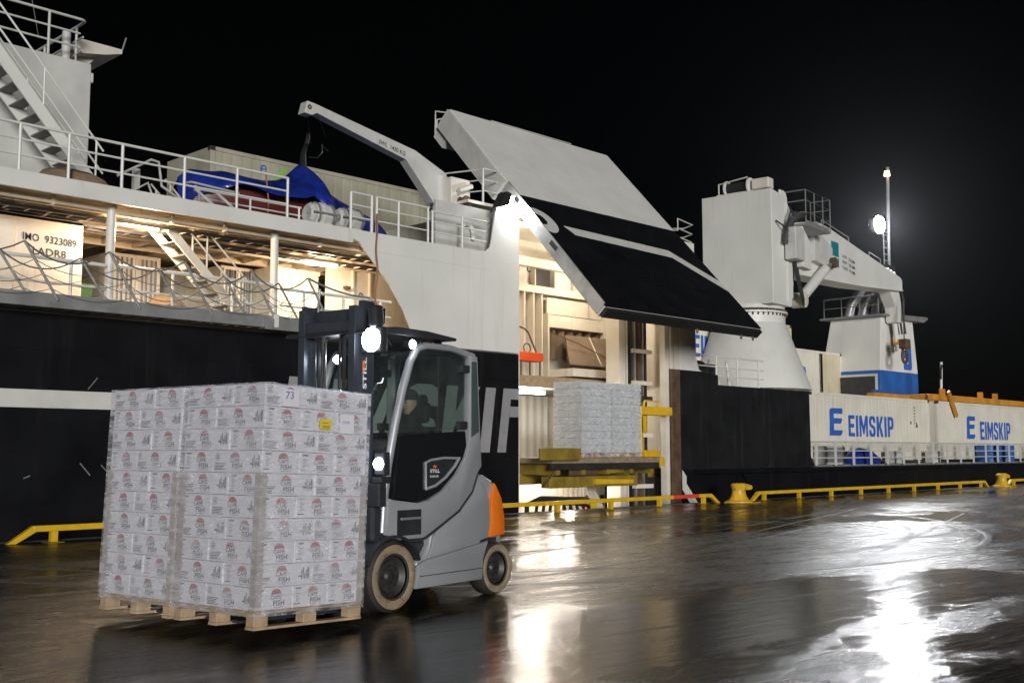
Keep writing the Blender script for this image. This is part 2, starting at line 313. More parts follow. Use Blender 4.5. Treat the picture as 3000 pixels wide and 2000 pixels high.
class MB:
    def __init__(s): s.v = []; s.f = []; s.m = []; s.k = 0
    def mi(s, k): s.k = k; return s
    def add(s, vs_, fs):
        o = len(s.v); s.v += [Vector(v) for v in vs_]
        for f in fs: s.f.append(tuple(i + o for i in f)); s.m.append(s.k)
        return s
    def box(s, lo, hi):
        x0, y0, z0 = lo; x1, y1, z1 = hi
        return s.add([(x0, y0, z0), (x1, y0, z0), (x1, y1, z0), (x0, y1, z0), (x0, y0, z1), (x1, y0, z1), (x1, y1, z1), (x0, y1, z1)],
                     [(0, 3, 2, 1), (4, 5, 6, 7), (0, 1, 5, 4), (1, 2, 6, 5), (2, 3, 7, 6), (3, 0, 4, 7)])
    def obox(s, a, b, wx, wz, up=(0, 0, 1)):
        """bar from a to b, wx wide and wz deep"""
        a = Vector(a); b = Vector(b); d = (b - a).normalized(); u = Vector(up)
        if abs(d.dot(u)) > 0.98: u = Vector((1, 0, 0))
        x = d.cross(u).normalized() * (wx / 2); z = x.cross(d).normalized() * (wz / 2)
        vs_ = [p + q for p in (a, b) for q in (-x - z, x - z, x + z, -x + z)]
        return s.add(vs_, [(0, 1, 2, 3), (7, 6, 5, 4), (0, 4, 5, 1), (1, 5, 6, 2), (2, 6, 7, 3), (3, 7, 4, 0)])
    def tube(s, pts, r, n=8, r1=None, cap=True):
        pts = [Vector(p) for p in pts]; N_ = len(pts); rings = []
        prev = None
        for i, p in enumerate(pts):
            d = ((pts[min(i + 1, N_ - 1)] - p).normalized() + (p - pts[max(i - 1, 0)]).normalized())
            d = d.normalized() if d.length > 1e-6 else Vector((0, 0, 1))
            if prev is None:
                u = Vector((0, 0, 1)) if abs(d.z) < 0.9 else Vector((1, 0, 0))
                x = d.cross(u).normalized()
            else:
                x = (prev - d * prev.dot(d)).normalized()
            prev = x; y = d.cross(x)
            rr = r if r1 is None else r + (r1 - r) * i / max(1, N_ - 1)
            rings.append([p + (x * math.cos(2 * math.pi * k / n) + y * math.sin(2 * math.pi * k / n)) * rr for k in range(n)])
        vs_ = [q for rg in rings for q in rg]; fs = []
        for i in range(N_ - 1):
            for k in range(n):
                a = i * n + k; b = i * n + (k + 1) % n
                fs.append((a, b, b + n, a + n))
        if cap:
            fs.append(tuple(range(n - 1, -1, -1))); fs.append(tuple((N_ - 1) * n + k for k in range(n)))
        return s.add(vs_, fs)
    def cyl(s, a, b, r, r1=None, n=16): return s.tube([a, b], r, n, r1 if r1 is not None else r)
    def prism(s, poly, ax, a, b):
        f = {'y': lambda p, t: (p[0], t, p[1]), 'x': lambda p, t: (t, p[0], p[1]), 'z': lambda p, t: (p[0], p[1], t)}[ax]
        n = len(poly); vs_ = [f(p, a) for p in poly] + [f(p, b) for p in poly]
        fs = [tuple(range(n)), tuple(range(2 * n - 1, n - 1, -1))] + [(i, i + n, (i + 1) % n + n, (i + 1) % n) for i in range(n)]
        return s.add(vs_, fs)
    def sheet(s, poly, fn): return s.add([fn(*p) for p in poly], [tuple(range(len(poly)))])
    def lathe(s, prof, c, n=24, ax='z'):
        vs_ = []; fs = []; m = len(prof)
        for k in range(n):
            a = 2 * math.pi * k / n; ca, sa = math.cos(a), math.sin(a)
            for r, h in prof:
                q = {'z': (r * ca, r * sa, h), 'y': (r * ca, h, r * sa), 'x': (h, r * ca, r * sa)}[ax]
                vs_.append((c[0] + q[0], c[1] + q[1], c[2] + q[2]))
        for k in range(n):
            for i in range(m - 1):
                a = k * m + i; b = ((k + 1) % n) * m + i
                fs.append((a, b, b + 1, a + 1))
        return s.add(vs_, fs)
    def text(s, body, o, u, v, h, w=None, bold=0.0):
        """flat lettering: lower-left corner o, reading direction u, up v, cap height h, total width w"""
        g, fs, asp = text_geo(body, bold); o = Vector(o); u = Vector(u).normalized(); v = Vector(v).normalized()
        w = w or asp * h
        return s.add([o + u * (a * w) + v * (b * h) for a, b in g], fs)
    def grid(s, nu, nv, fn):
        vs_ = [fn(i / nu, j / nv) for i in range(nu + 1) for j in range(nv + 1)]
        fs = [(i * (nv + 1) + j, (i + 1) * (nv + 1) + j, (i + 1) * (nv + 1) + j + 1, i * (nv + 1) + j + 1) for i in range(nu) for j in range(nv)]
        return s.add(vs_, fs)
    def mesh(s, name, mats, off=Vector((0, 0, 0)), bevel=0.0, smooth=False, seg=2, fix=True):
        me = bpy.data.meshes.new(name)
        me.from_pydata([v - off for v in s.v], [], s.f)
        for i, p in enumerate(me.polygons): p.material_index = s.m[i]
        bm = bmesh.new(); bm.from_mesh(me)
        if fix: bmesh.ops.recalc_face_normals(bm, faces=bm.faces)
        if bevel:
            es = [e for e in bm.edges if len(e.link_faces) == 2 and e.calc_face_angle(0) > R(25)]
            bmesh.ops.bevel(bm, geom=es, offset=bevel, segments=seg, profile=0.5, affect='EDGES', clamp_overlap=True)
        bm.to_mesh(me); bm.free()
        for m_ in (mats if isinstance(mats, (list, tuple)) else [mats]): me.materials.append(M[m_] if isinstance(m_, str) else m_)
        if smooth:
            for p in me.polygons: p.use_smooth = True
            me.set_sharp_from_angle(angle=R(38))
        return me
    def build(s, name, mats, parent=None, bevel=0.0, smooth=False, seg=2, fix=True):
        if parent is None:
            lo = [min(v[i] for v in s.v) for i in range(3)]; hi = [max(v[i] for v in s.v) for i in range(3)]
            off = Vector(((lo[0] + hi[0]) / 2, (lo[1] + hi[1]) / 2, lo[2]))
        else: off = OFF.get(parent.name, Vector((0, 0, 0)))
        ob = bpy.data.objects.new(name, s.mesh(name, mats, off, bevel, smooth, seg, fix))
        COL.objects.link(ob)
        if parent is None: ob.location = off
        else: ob.parent = parent
        OFF[ob.name] = off
        return ob

def tag(o, label, cat, group=None, kind=None):
    if label: o["label"] = label
    if cat: o["category"] = cat
    if group: o["group"] = group
    if kind: o["kind"] = kind
    return o
def thing(name, label, cat, loc=(0, 0, 0), group=None, world=True, rot=None, mw=None):
    """Empty at the base of a thing; world=True: its parts are given in world coordinates"""
    o = bpy.data.objects.new(name, None); COL.objects.link(o); o.empty_display_size = 0.3
    if mw is not None: o.matrix_world = mw
    else:
        o.location = loc
        if rot: o.rotation_euler = rot
    OFF[o.name] = Vector(loc) if world else Vector((0, 0, 0))
    return tag(o, label, cat, group)
def struct(o): o["kind"] = "structure"; return o
def bar(name, pts, r, m, parent=None, n=8, r1=None): return MB().tube(pts, r, n, r1).build(name, m, parent, smooth=True)
def boxp(name, lo, hi, m, parent=None, bevel=0.0): return MB().box(lo, hi).build(name, m, parent, bevel)
def arc(c, r, a0, a1, n, f): return [f(c[0] + r * math.cos(R(a0 + (a1 - a0) * i / n)), c[1] + r * math.sin(R(a0 + (a1 - a0) * i / n))) for i in range(n + 1)]
def lamp(parent, kind, loc, energy, col, target=None, size=0.2, sizey=None, angle=None, blend=0.4, world=True):
    d = bpy.data.lights.new("lamp_light", kind); d.energy = energy; d.color = col
    if kind == 'AREA':
        d.size = size
        if sizey: d.shape = 'RECTANGLE'; d.size_y = sizey
    else: d.shadow_soft_size = size
    if kind == 'SPOT': d.spot_size = R(angle); d.spot_blend = blend
    o = bpy.data.objects.new("lamp_light", d); COL.objects.link(o)
    off = OFF.get(parent.name, Vector((0, 0, 0))) if world else Vector((0, 0, 0))
    o.parent = parent; o.location = Vector(loc) - off
    if target is not None: o.rotation_euler = (Vector(target) - Vector(loc)).to_track_quat('-Z', 'Y').to_euler()
    return o
def railing(parent, a, b, h, posts, rails=(0.36, 0.68), r=0.024, pr=0.022, m='white', name='railing', flat=0.0):
    """straight railing from a to b (base points): top rail, mid rails and posts, each its own mesh"""
    a = Vector(a); b = Vector(b); up = Vector((0, 0, h))
    top = bar(name, [a + up, b + up], r, m, parent, 8)
    for q in rails: bar('mid_rail', [a + up * q, b + up * q], r * 0.75, m, top, 6)
    for t in posts:
        p = a + (b - a) * t
        if flat: MB().obox(p, p + up * 0.985, flat, 0.02, (0, 1, 0)).build('post', m, top)
        else: bar('post', [p, p + up * 0.99], pr, m, top, 6)
    return top
# ================================================================ the setting
quay = struct(MB().box((-120, -150, -0.5), (260, 18.72, 0.0)).build('quay', 'asphalt'))
struct(MB().box((-120, 18.722, -4.0), (260, 19.02, 0.004)).build('quay_edge', 'concrete', bevel=0.03))
struct(MB().add([(-300, 19.0, -2.4), (600, 19.0, -2.4), (600, 700, -2.4), (-300, 700, -2.4)], [(0, 1, 2, 3)]).build('water', 'water'))

# ================================================================ the ship
HY = 19.8
ship = thing('cargo_ship', 'black and white side-loading cargo ship moored along the quay with its side door raised', 'ship', (20, 24, 0))
def sp(name, mb, m, parent=None, **k): return mb.build(name, m, parent or ship, **k)

hull = sp('hull', MB().box((-25, HY, -3.2), (20.39, 33, 3.955)), 'black')
sp('hull_stripe', MB().box((-25, HY - 0.006, 2.26), (12.9, HY + 0.01, 2.58)), 'stripe', hull)
# big hull lettering, cut by the door opening
lt = MB()
def stroke(x0, x1, z0, z1, sl=0.22, y=HY - 0.006, w=None):
    lt.prism([(x0, z0), (x1, z0), (x1 + sl * (z1 - z0) / 1.6, z1), (x0 + sl * (z1 - z0) / 1.6, z1)], 'y', y, y + 0.02)
z0, z1 = 1.46, 3.07
block_letters(lt, "EIMSKI", 13.2, 19.35, lambda x, v: (x + v * 0.22, HY - 0.006, z0 + v * (z1 - z0)))
lt.add([(19.62 + b * 0.22 + a * 0.30, HY - 0.006, z0 + b * (z1 - z0)) for a, b in ((0, 0), (1, 0), (1, 1), (0, 1))], [(0, 1, 2, 3)])
lt.add([(20.05, HY - 0.006, 2.35), (20.385, HY - 0.006, 2.35), (20.385, HY - 0.006, 2.62), (20.08, HY - 0.006, 2.62)], [(0, 1, 2, 3)])
lt.add([(20.10, HY - 0.006, 2.80), (20.385, HY - 0.006, 2.80), (20.385, HY - 0.006, 3.07), (20.14, HY - 0.006, 3.07)], [(0, 1, 2, 3)])
lo_ = sp('hull_lettering', lt, 'hullletter', hull, fix=False); lo_["kind"] = "stuff"
# plate laps on the black hull
for zz in (0.55, 1.35, 3.3): sp('plate_seam', MB().box((-25, HY - 0.012, zz), (20.385, HY + 0.01, zz + 0.035)), 'black', hull)
# scars on the plating by the quay
random.seed(3)
for x, z, a, l in ((9.05, 2.62, 0.9, 0.28), (8.95, 1.28, -0.85, 0.3), (9.35, 1.24, -0.8, 0.25), (7.95, 1.02, 0.4, 0.12), (13.9, 3.55, -0.7, 0.25)):
    MB().obox((x, HY - 0.004, z), (x + l * math.cos(a), HY - 0.004, z + l * math.sin(a)), 0.02, 0.012, (0, 1, 0)).build('scrape_mark', 'deckgrey', hull)

sp('main_deck', MB().box((-25, HY + 0.06, 3.957), (20.37, 33, 4.24)), 'deckgrey')
# white shell plate beside the door
shell = sp('white_shell_plate', MB().prism([(16.95, 3.985), (20.39, 3.985), (20.39, 7.86), (19.62, 7.80), (19.52, 7.4), (19.42, 6.85), (19.36, 6.62), (19.22, 6.50), (19.0, 6.47), (15.05, 6.47), (15.05, 6.25), (15.22, 6.2), (16.1, 5.34), (16.55, 4.75)], 'y', HY, HY + 0.05), 'white', bevel=0.008)
sp('plate_seam', MB().box((15.6, HY - 0.004, 6.02), (19.4, HY + 0.02, 6.026)), 'grey_white', shell)
sp('plate_seam', MB().box((18.62, HY - 0.004, 4.02), (18.627, HY + 0.02, 6.45)), 'grey_white', shell)
sp('shell_flange', MB().box((20.392, HY + 0.01, 0.0), (20.43, HY + 0.35, 7.8)), 'white', shell)
# upper deck: slab, bright fascia, deck beams and cable trays under it
ud = sp('upper_deck', MB().box((-25, HY + 0.05, 6.21), (20.3, 33, 6.44)), 'ceil')
sp('fascia', MB().box((-25, HY - 0.02, 6.15), (15.04, HY + 0.045, 6.47)), 'white', ud, bevel=0.008)
sp('upper_deck_plating', MB().box((-25, HY + 0.05, 6.442), (20.3, 33, 6.465)), 'deckgrey', ud)
for k, y in enumerate((20.35, 21.1, 22.4, 23.6)): sp('deck_girder', MB().box((-5, y, 6.05), (20.2, y + 0.07, 6.208)), 'ceil', ud)
for k in range(22):
    x = 5.2 + k * 0.72
    sp('deck_beam', MB().box((x, 20.43, 6.08), (x + 0.05, 24.5, 6.206)), 'ceil', ud)
for y in (20.62, 21.5):
    tr = sp('cable_tray', MB().box((-2, y, 5.98), (18.5, y + 0.02, 6.04)), 'steel', ud)
    sp('cable_tray', MB().box((-2, y + 0.3, 5.98), (18.5, y + 0.32, 6.04)), 'steel', ud)
    for k in range(34):
        x = 5.0 + k * 0.4
        sp('tray_rung', MB().box((x, y + 0.021, 5.985), (x + 0.03, y + 0.299, 6.005)), 'ceil', ud)
    for j, dy in enumerate((0.06, 0.12, 0.18, 0.24)):
        sp('cable', MB().tube([(-2 + i * 1.0, y + dy + 0.012 * math.sin(i * 1.7 + j), 6.02 + 0.008 * math.sin(i + j)) for i in range(21)], 0.018, 6), 'hose', ud)
sp('pipe', MB().tube([(-2, 20.2, 6.08), (18.2, 20.2, 6.08)], 0.035, 8), 'ceil', ud, smooth=True)
for k in range(9): sp('pipe_clamp', MB().box((6 + k * 1.2, 20.15, 6.03), (6.06 + k * 1.2, 20.25, 6.2)), 'ceil', ud)
# pillars between the decks
for x in (9.57, 13.25, 5.9): sp('deck_pillar', MB().cyl((x, 20.2, 4.24), (x, 20.2, 6.15), 0.085), 'white', smooth=True)
# house with the ship's number, and rear walls under the deck
hs = sp('deckhouse_wall', MB().box((-10, 21.5, 4.24), (9.62, 23.5, 6.05)), 'white_in', bevel=0.02)
sp('wall_panel', MB().box((-10, 21.44, 4.24), (8.25, 21.498, 5.9)), 'white_in', hs, bevel=0.01)
sp('ship_number_lettering', MB().text("IMO  9323089", (8.42, 21.49, 5.55), (1, 0, -0.03), (0, 0, 1), 0.15, 1.06, 0.014), 'letter', hs, fix=False)["kind"] = "stuff"
sp('call_sign_lettering', MB().text("LADR8", (8.62, 21.49, 5.29), (1, 0, -0.02), (0, 0, 1), 0.15, 0.66, 0.014), 'letter', hs, fix=False)["kind"] = "stuff"
bw = sp('inner_wall', MB().box((16.4, 22.5, 4.24), (20.2, 22.7, 6.2)), 'white_in')
for x in (17.05, 17.6): sp('wall_frame', MB().box((x, 22.42, 4.24), (x + 0.05, 22.498, 6.15)), 'white_in', bw)
sp('wall_hook', MB().tube(arc((17.35, 5.45), 0.06, 0, 300, 8, lambda a, b: (a, 22.47, b)), 0.012, 6), 'steel', bw)
sp('valve', MB().box((16.75, 22.3, 5.55), (16.9, 22.42, 5.62)), 'rust', bw)
# railing of the main deck inside the gangway
railing(ship, (9.7, 20.1, 4.24), (13.15, 20.1, 4.24), 0.78, (0.33, 0.72), (0.42,), 0.035, 0.03, 'white')
railing(ship, (13.35, 20.1, 4.24), (16.4, 20.1, 4.24), 0.72, (0.2, 0.55, 0.9), (0.5,), 0.035, 0.03, 'white')
railing(ship, (5, 20.1, 4.24), (9.45, 20.1, 4.24), 0.76, (0.5, 0.85), (0.42,), 0.035, 0.03, 'white')
# inner stair
def stair(p0, p1, y0, y1, n, m, tread_m, name='stair', rail=True, w=0.2):
    a = Vector((p0[0], 0, p0[1])); b = Vector((p1[0], 0, p1[1])); d = (b - a)
    s = sp(name, MB().obox((a.x, y0, a.z), (b.x, y0, b.z), 0.03, w, (0, 1, 0)), m)
    # stringer bars are given by their centre line; the wide side stands upright
    s.data.clear_geometry(); mb = MB(); off = OFF[s.name]
    for y in (y0,):
        mb.prism([(a.x - w / 2, a.z), (a.x + w / 2, a.z), (b.x + w / 2, b.z), (b.x - w / 2, b.z)], 'y', y - 0.02, y + 0.02)
    me = mb.mesh('stringer', m, off); s.data = me
    sp('stringer', MB().prism([(a.x - w / 2, a.z), (a.x + w / 2, a.z), (b.x + w / 2, b.z), (b.x - w / 2, b.z)], 'y', y1 - 0.02, y1 + 0.02), m, s)
    for k in range(n):
        q = a + d * ((k + 0.5) / n)
        t_ = MB()
        t_.box((q.x - 0.13, y0 + 0.022, q.z - 0.012), (q.x + 0.13, y1 - 0.022, q.z + 0.012))
        sp('tread', t_, tread_m, s)
    if rail:
        for y in (y0, y1):
            for hh in (0.45, 0.9):
                sp('hand_rail', MB().tube([(a.x, y, a.z + hh), (b.x, y, b.z + hh)], 0.02, 6), m, s, smooth=True)
            for q in (0.06, 0.5, 0.94):
                c = a + d * q
                sp('rail_post', MB().tube([(c.x, y, c.z), (c.x, y, c.z + 0.9)], 0.02, 6), m, s, smooth=True)
    return s
stair((12.95, 4.24), (10.95, 6.15), 20.75, 21.35, 8, 'white_in', 'deckgrey', w=0.26)

# upper-deck railing along the side
for a, b, ps in ((5.5, 7.9, (0.1, 0.9)), (7.9, 13.33, (0.12, 0.31, 0.55, 0.77, 0.998)),):
    railing(ship, (a, HY + 0.05, 6.47), (b, HY + 0.05, 6.47), 0.86, ps, (0.34, 0.67), 0.028, 0.03)
railing(ship, (15.0, HY + 0.05, 6.47), (15.62, HY + 0.05, 6.47), 0.85, (0.02, 0.98), (0.34, 0.67), 0.026, 0.035)
railing(ship, (15.72, HY + 0.05, 6.47), (17.35, HY + 0.05, 6.47), 0.85, (0.02, 0.42, 0.98), (0.34, 0.67), 0.026, 0.03)
railing(ship, (17.45, HY + 0.08, 6.47), (19.30, HY + 0.08, 6.47), 0.80, (0.02, 0.55), (0.36, 0.68), 0.024, 0.03)
sp('bulwark_plate', MB().box((18.0, 20.35, 6.467), (19.9, 20.42, 7.72)), 'grey_white')
sp('hanging_rope', MB().tube([(15.68 + 0.05 * math.sin(i * 0.9) * (i / 14), HY - 0.06, 6.9 - i * 0.15) for i in range(15)], 0.022, 6), 'ropebrown', smooth=True)
# wire loop and cage of the short ladder ahead of the tower
stair_t = stair((9.62, 6.47), (7.2, 9.25), 20.75, 21.55, 11, 'white', 'deckgrey', rail=True, w=0.3)

# deckhouse tower, far left
tw = sp('tower', MB().box((-6, 22.5, 6.467), (10.1, 27.5, 9.70)), 'grey_white', bevel=0.02)
railing(tw, (7.2, 22.55, 9.71), (9.85, 22.55, 9.71), 0.92, (0.06, 0.75), (0.33, 0.66), 0.03, 0.028, 'grey_white', 'tower_railing')
railing(tw, (9.98, 22.7, 9.71), (9.98, 26.0, 9.71), 0.92, (0.1, 0.6), (0.33, 0.66), 0.03, 0.028, 'grey_white', 'tower_railing')
sp('rail_corner', MB().tube(arc((9.85, 22.68), 0.13, -90, 0, 6, lambda a, b: (a, b, 10.63)), 0.03, 8), 'grey_white', tw, smooth=True)
sp('vent_post', MB().cyl((9.75, 23.0, 9.7), (9.75, 23.0, 10.45), 0.09, n=10), 'grey_white', tw, smooth=True)
sp('wing_platform', MB().prism([(10.1, 10.25), (10.3, 10.62), (11.3, 10.62), (11.3, 10.52), (10.9, 10.4)], 'y', 23.6, 27.0), 'white_in', tw)
sp('wing_rail', MB().tube([(11.3, 23.6, 10.62), (11.38, 23.6, 10.92)], 0.02, 6), 'deckgrey', tw)
sp('wing_bracket', MB().prism([(10.1, 9.75), (10.1, 10.3), (10.85, 10.4), (10.4, 9.9), (10.3, 9.6)], 'y', 23.9, 24.0), 'white_in', tw)
sp('wing_light', MB().box((10.5, 23.8, 9.75), (10.75, 24.0, 9.98)), 'white_in', tw, bevel=0.03)
sp('side_locker', MB().box((10.102, 22.9, 6.6), (10.32, 23.6, 7.55)), 'redorange', tw, bevel=0.03)
sp('side_duct', MB().box((10.102, 24.0, 7.4), (10.35, 24.5, 8.2)), 'white_in', tw, bevel=0.02)
sp('stay_wire', MB().tube([(9.4, 23.6, 10.4), (8.6, 23.6, 14)], 0.008, 5), 'deckgrey', tw)

# small ladders and hand bars just aft of the tower stair
sp('grab_frame', MB().tube([(9.85, 20.6, 6.9), (10.55, 20.6, 7.35), (10.72, 20.6, 7.33), (10.8, 20.6, 6.85), (11.2, 20.6, 6.65), (12.2, 20.6, 6.6)], 0.028, 6), 'grey_white', smooth=True)
sp('grab_frame', MB().tube([(10.0, 20.8, 6.5), (10.6, 20.8, 6.92), (10.78, 20.8, 6.5)], 0.025, 6), 'grey_white', smooth=True)
sp('grab_frame', MB().tube([(11.3, 20.6, 6.6), (11.3, 20.6, 7.0), (11.45, 20.6, 7.05), (12.6, 20.6, 7.0)], 0.025, 6), 'grey_white', smooth=True)
sp('locker_post', MB().box((10.35, 20.9, 6.467), (10.48, 21.0, 7.2)), 'grey_white')
railing(ship, (11.9, 21.2, 6.47), (14.6, 21.2, 6.47), 0.62, (0.03, 0.5, 0.98), (0.3, 0.7), 0.025, 0.025, 'white')
for x in (11.6, 12.1): sp('ladder_rail', MB().obox((x, 20.7, 6.95), (x + 0.75, 20.7, 6.47), 0.03, 0.06), 'grey_white')

# ---- side door: one plane leaf lifted to about 45 degrees
DB = Vector((0, 16.86, 4.92)); DU = Vector((0, 5.60, 6.08)).normalized(); DN = Vector((0, -DU.z, DU.y))
def Lf(x, s, d=0.0): return Vector((x, 0, 0)) + DB + DU * s + DN * d
def leafbox(name, x0, x1, s0, s1, d0, d1, m, parent, bevel=0.0):
    mb = MB(); c = [Lf(x, s, d) for d in (d0, d1) for x, s in ((x0, s0), (x1, s0), (x1, s1), (x0, s1))]
    mb.add(c, [(0, 3, 2, 1), (4, 5, 6, 7), (0, 1, 5, 4), (1, 2, 6, 5), (2, 3, 7, 6), (3, 0, 4, 7)])
    return mb.build(name, m, parent, bevel)
def leafpoly(name, poly, d0, d1, m, parent):
    mb = MB(); n = len(poly); mb.add([Lf(x, s, d) for d in (d0, d1) for x, s in poly], [tuple(range(n)), tuple(range(2 * n - 1, n - 1, -1))] + [(i, i + n, (i + 1) % n + n, (i + 1) % n) for i in range(n)])
    return mb.build(name, m, parent)
door = leafbox('side_door', 20.40, 27.27, 0.05, 8.30, -0.34, 0.0, 'white', ship, 0.01)
leafbox('black_field', 20.395, 27.275, 0.045, 4.40, -0.02, 0.005, 'black', door)
leafpoly('door_stripe', [(21.36, 3.31), (25.80, 3.18), (27.27, 2.06), (27.27, 1.62), (25.68, 2.84), (21.58, 2.97)], 0.001, 0.010, 'stripe', door)
# bowl of the cut letter
bowl = [(20.40, 3.90)] + [(20.62 + 0.46 * math.cos(R(a)), 3.36 + 0.5 * math.sin(R(a))) for a in range(80, -100, -15)] + [(20.40, 2.93), (20.40, 3.16)] + [(20.55 + 0.2 * math.cos(R(a)), 3.40 + 0.22 * math.sin(R(a))) for a in range(-90, 95, 15)] + [(20.40, 3.63)]
leafpoly('door_letter', bowl, 0.001, 0.010, 'stripe', door)
leafbox('door_seal', 20.40, 27.27, -0.06, 0.045, -0.28, -0.04, 'hose', door)
leafbox('door_rim', 20.36, 20.392, 0.1, 4.9, -0.30, 0.05, 'brightsteel', door)
leafbox('door_rim', 20.30, 20.392, 4.95, 8.28, -0.62, -0.02, 'grey_white', door)
leafbox('top_beam', 20.40, 27.2, 7.75, 8.28, -0.95, -0.345, 'grey_white', door)
for x in (21.6, 23.4, 25.2, 26.8): leafbox('stiffener', x, x + 0.06, 0.4, 7.6, -0.62, -0.345, 'white_in', door)
leafbox('latch_hole', 20.35, 20.358, 2.25, 2.55, -0.14, -0.02, 'hose', door)
leafbox('latch_hole', 20.35, 20.358, 4.2, 4.38, -0.14, -0.04, 'hose', door)
c0 = Lf(20.3, 3.9, -0.15)
sp('lifting_eye', MB().tube([c0 + Vector((0, 0.09 * math.cos(R(a)), 0.09 * math.sin(R(a)) - 0.1)) for a in range(0, 375, 30)], 0.03, 6), 'brightsteel', door, smooth=True)
p0, p1, p2 = Lf(20.45, 8.3, -0.05), Lf(20.42, 8.75, -0.45), Lf(20.42, 8.2, -0.95)
sp('corner_bar', MB().tube([p0 + Vector((0.5, 0, 0)), p1 + Vector((0, 0, .05)), p2], 0.03, 6), 'grey_white', door, smooth=True)
sp('corner_bar', MB().tube([p1 + Vector((0.4, 0, -.05)), p1 + Vector((0.02, -0.05, -.2)), p2], 0.025, 6), 'grey_white', door, smooth=True)
sp('deck_line', MB().tube([Lf(22, 8.29, 0.02), Lf(25.5, 8.31, 0.02)], 0.015, 6), 'grey_white', door)
for x in (24.3, 26.4, 27.0):
    q = Lf(x, -0.02, -0.2); sp('shackle', MB().tube([q + Vector((0.04 * math.cos(R(a)), 0, -0.1 + 0.07 * math.sin(R(a)))) for a in range(0, 375, 45)], 0.018, 6), 'rust', door, smooth=True)
for x in (22.1, 23.85, 25.6): leafbox('weld_seam', x, x + 0.012, 4.42, 8.25, -0.005, 0.003, 'grey_white', door)
leafbox('weld_seam', 20.42, 27.25, 6.3, 6.312, -0.005, 0.0032, 'grey_white', door)
for x in (22.7, 25.0): leafbox('weld_seam', x, x + 0.02, 0.1, 4.38, 0.0, 0.009, 'black', door)
leafbox('weld_seam', 20.42, 27.25, 1.4, 1.42, 0.0, 0.0092, 'black', door)
# hinge arms under the leaf
sp('hinge_arm', MB().prism([(17.9, 5.3), (18.6, 5.75), (20.2, 6.3), (20.2, 5.9), (18.4, 5.15)], 'x', 26.0, 26.25), 'white', door, bevel=0.02)
sp('hinge_arm', MB().prism([(18.3, 5.2), (18.9, 5.9), (20.3, 6.4), (20.3, 5.95), (18.8, 5.1)], 'x', 26.75, 26.95), 'white_in', door, bevel=0.02)
sp('door_cylinder', MB().cyl((25.9, 18.4, 5.30), (27.1, 18.6, 5.18), 0.09, n=12), 'white', door, smooth=True)
sp('door_cylinder', MB().cyl((27.0, 18.6, 5.2), (27.2, 18.62, 5.17), 0.1, n=12), 'steel', door, smooth=True)

# ---- side-port trunk behind the opening
tr = sp('trunk_wall', MB().box((20.46, 23.2, 3.62), (27.6, 23.4, 7.9)), 'white_in')
sp('trunk_liner', MB().box((20.40, 20.2, -1.2), (20.455, 26.5, 7.95)), 'white_in', tr)  # unseen white lining, added so light bounces inside the trunk
sp('aft_wall', MB().box((27.602, 20.22, -1.2), (27.75, 26.8, 3.31)).box((27.602, 20.22, 3.31), (27.75, 23.4, 7.9)), 'white_in', tr)
sp('trunk_ceiling', MB().box((20.46, 20.22, 7.902), (27.75, 23.4, 7.96)), 'white_in', tr)
sp('trunk_coaming', MB().box((20.44, 19.96, 7.62), (27.3, 20.2, 7.9)), 'white_in', tr)
sp('cross_beam', MB().box((20.47, 22.9, 6.28), (27.595, 23.198, 6.50)), 'white_in', tr)
sp('cross_beam', MB().box((20.47, 22.95, 7.3), (27.595, 23.198, 7.46)), 'white_in', tr)
sp('cross_beam', MB().box((20.47, 22.2, 6.9), (27.595, 22.4, 7.16)), 'white_in', tr)
for x in (23.85, 24.25, 24.62): sp('rib', MB().box((x, 22.92, 3.63), (x + 0.05, 23.197, 6.27)), 'white_in', tr)
for x in (23.6, 24.4, 25.3, 26.2, 27.4): sp('rib', MB().box((x, 23.0, 6.51), (x + 0.05, 23.197, 7.29)), 'white_in', tr)
sp('recess', MB().box((24.5, 23.15, 6.55), (25.25, 23.198, 7.25)), 'steel', tr)
sp('bright_hatch', MB().box((25.4, 23.1, 6.55), (26.15, 23.198, 7.2)), 'white', tr)
sp('hanging_hook', MB().tube(arc((24.05, 6.98), 0.09, 0, 330, 10, lambda a, b: (a, 22.9, b)), 0.018, 6), 'hose', tr)
sp('small_floodlight', MB().box((24.2, 22.75, 7.0), (24.38, 22.9, 7.22)), 'hose', tr, bevel=0.02)
sp('header_plate', MB().box((24.92, 22.88, 5.28), (27.5, 22.94, 5.66)), 'white_in', tr)
sp('header_plate', MB().box((24.92, 22.98, 5.70), (27.5, 23.02, 6.2)), 'white_rust', tr)
for x in (24.9, 27.58): sp('shutter_post', MB().box((x - 0.06, 22.86, 3.7), (x + 0.0, 23.19, 5.7)), 'white_in', tr)
cor = [(24.98 + k * 0.105, 23.10 if k % 4 in (0, 1) else 22.99) for k in range(25)]
sh = MB(); sh.add([(x, y, z) for z in (4.3, 5.27) for x, y in cor], [(i, i + 1, i + 26, i + 25) for i in range(24)])
sp('shutter', sh, 'brownplate', tr, fix=False)
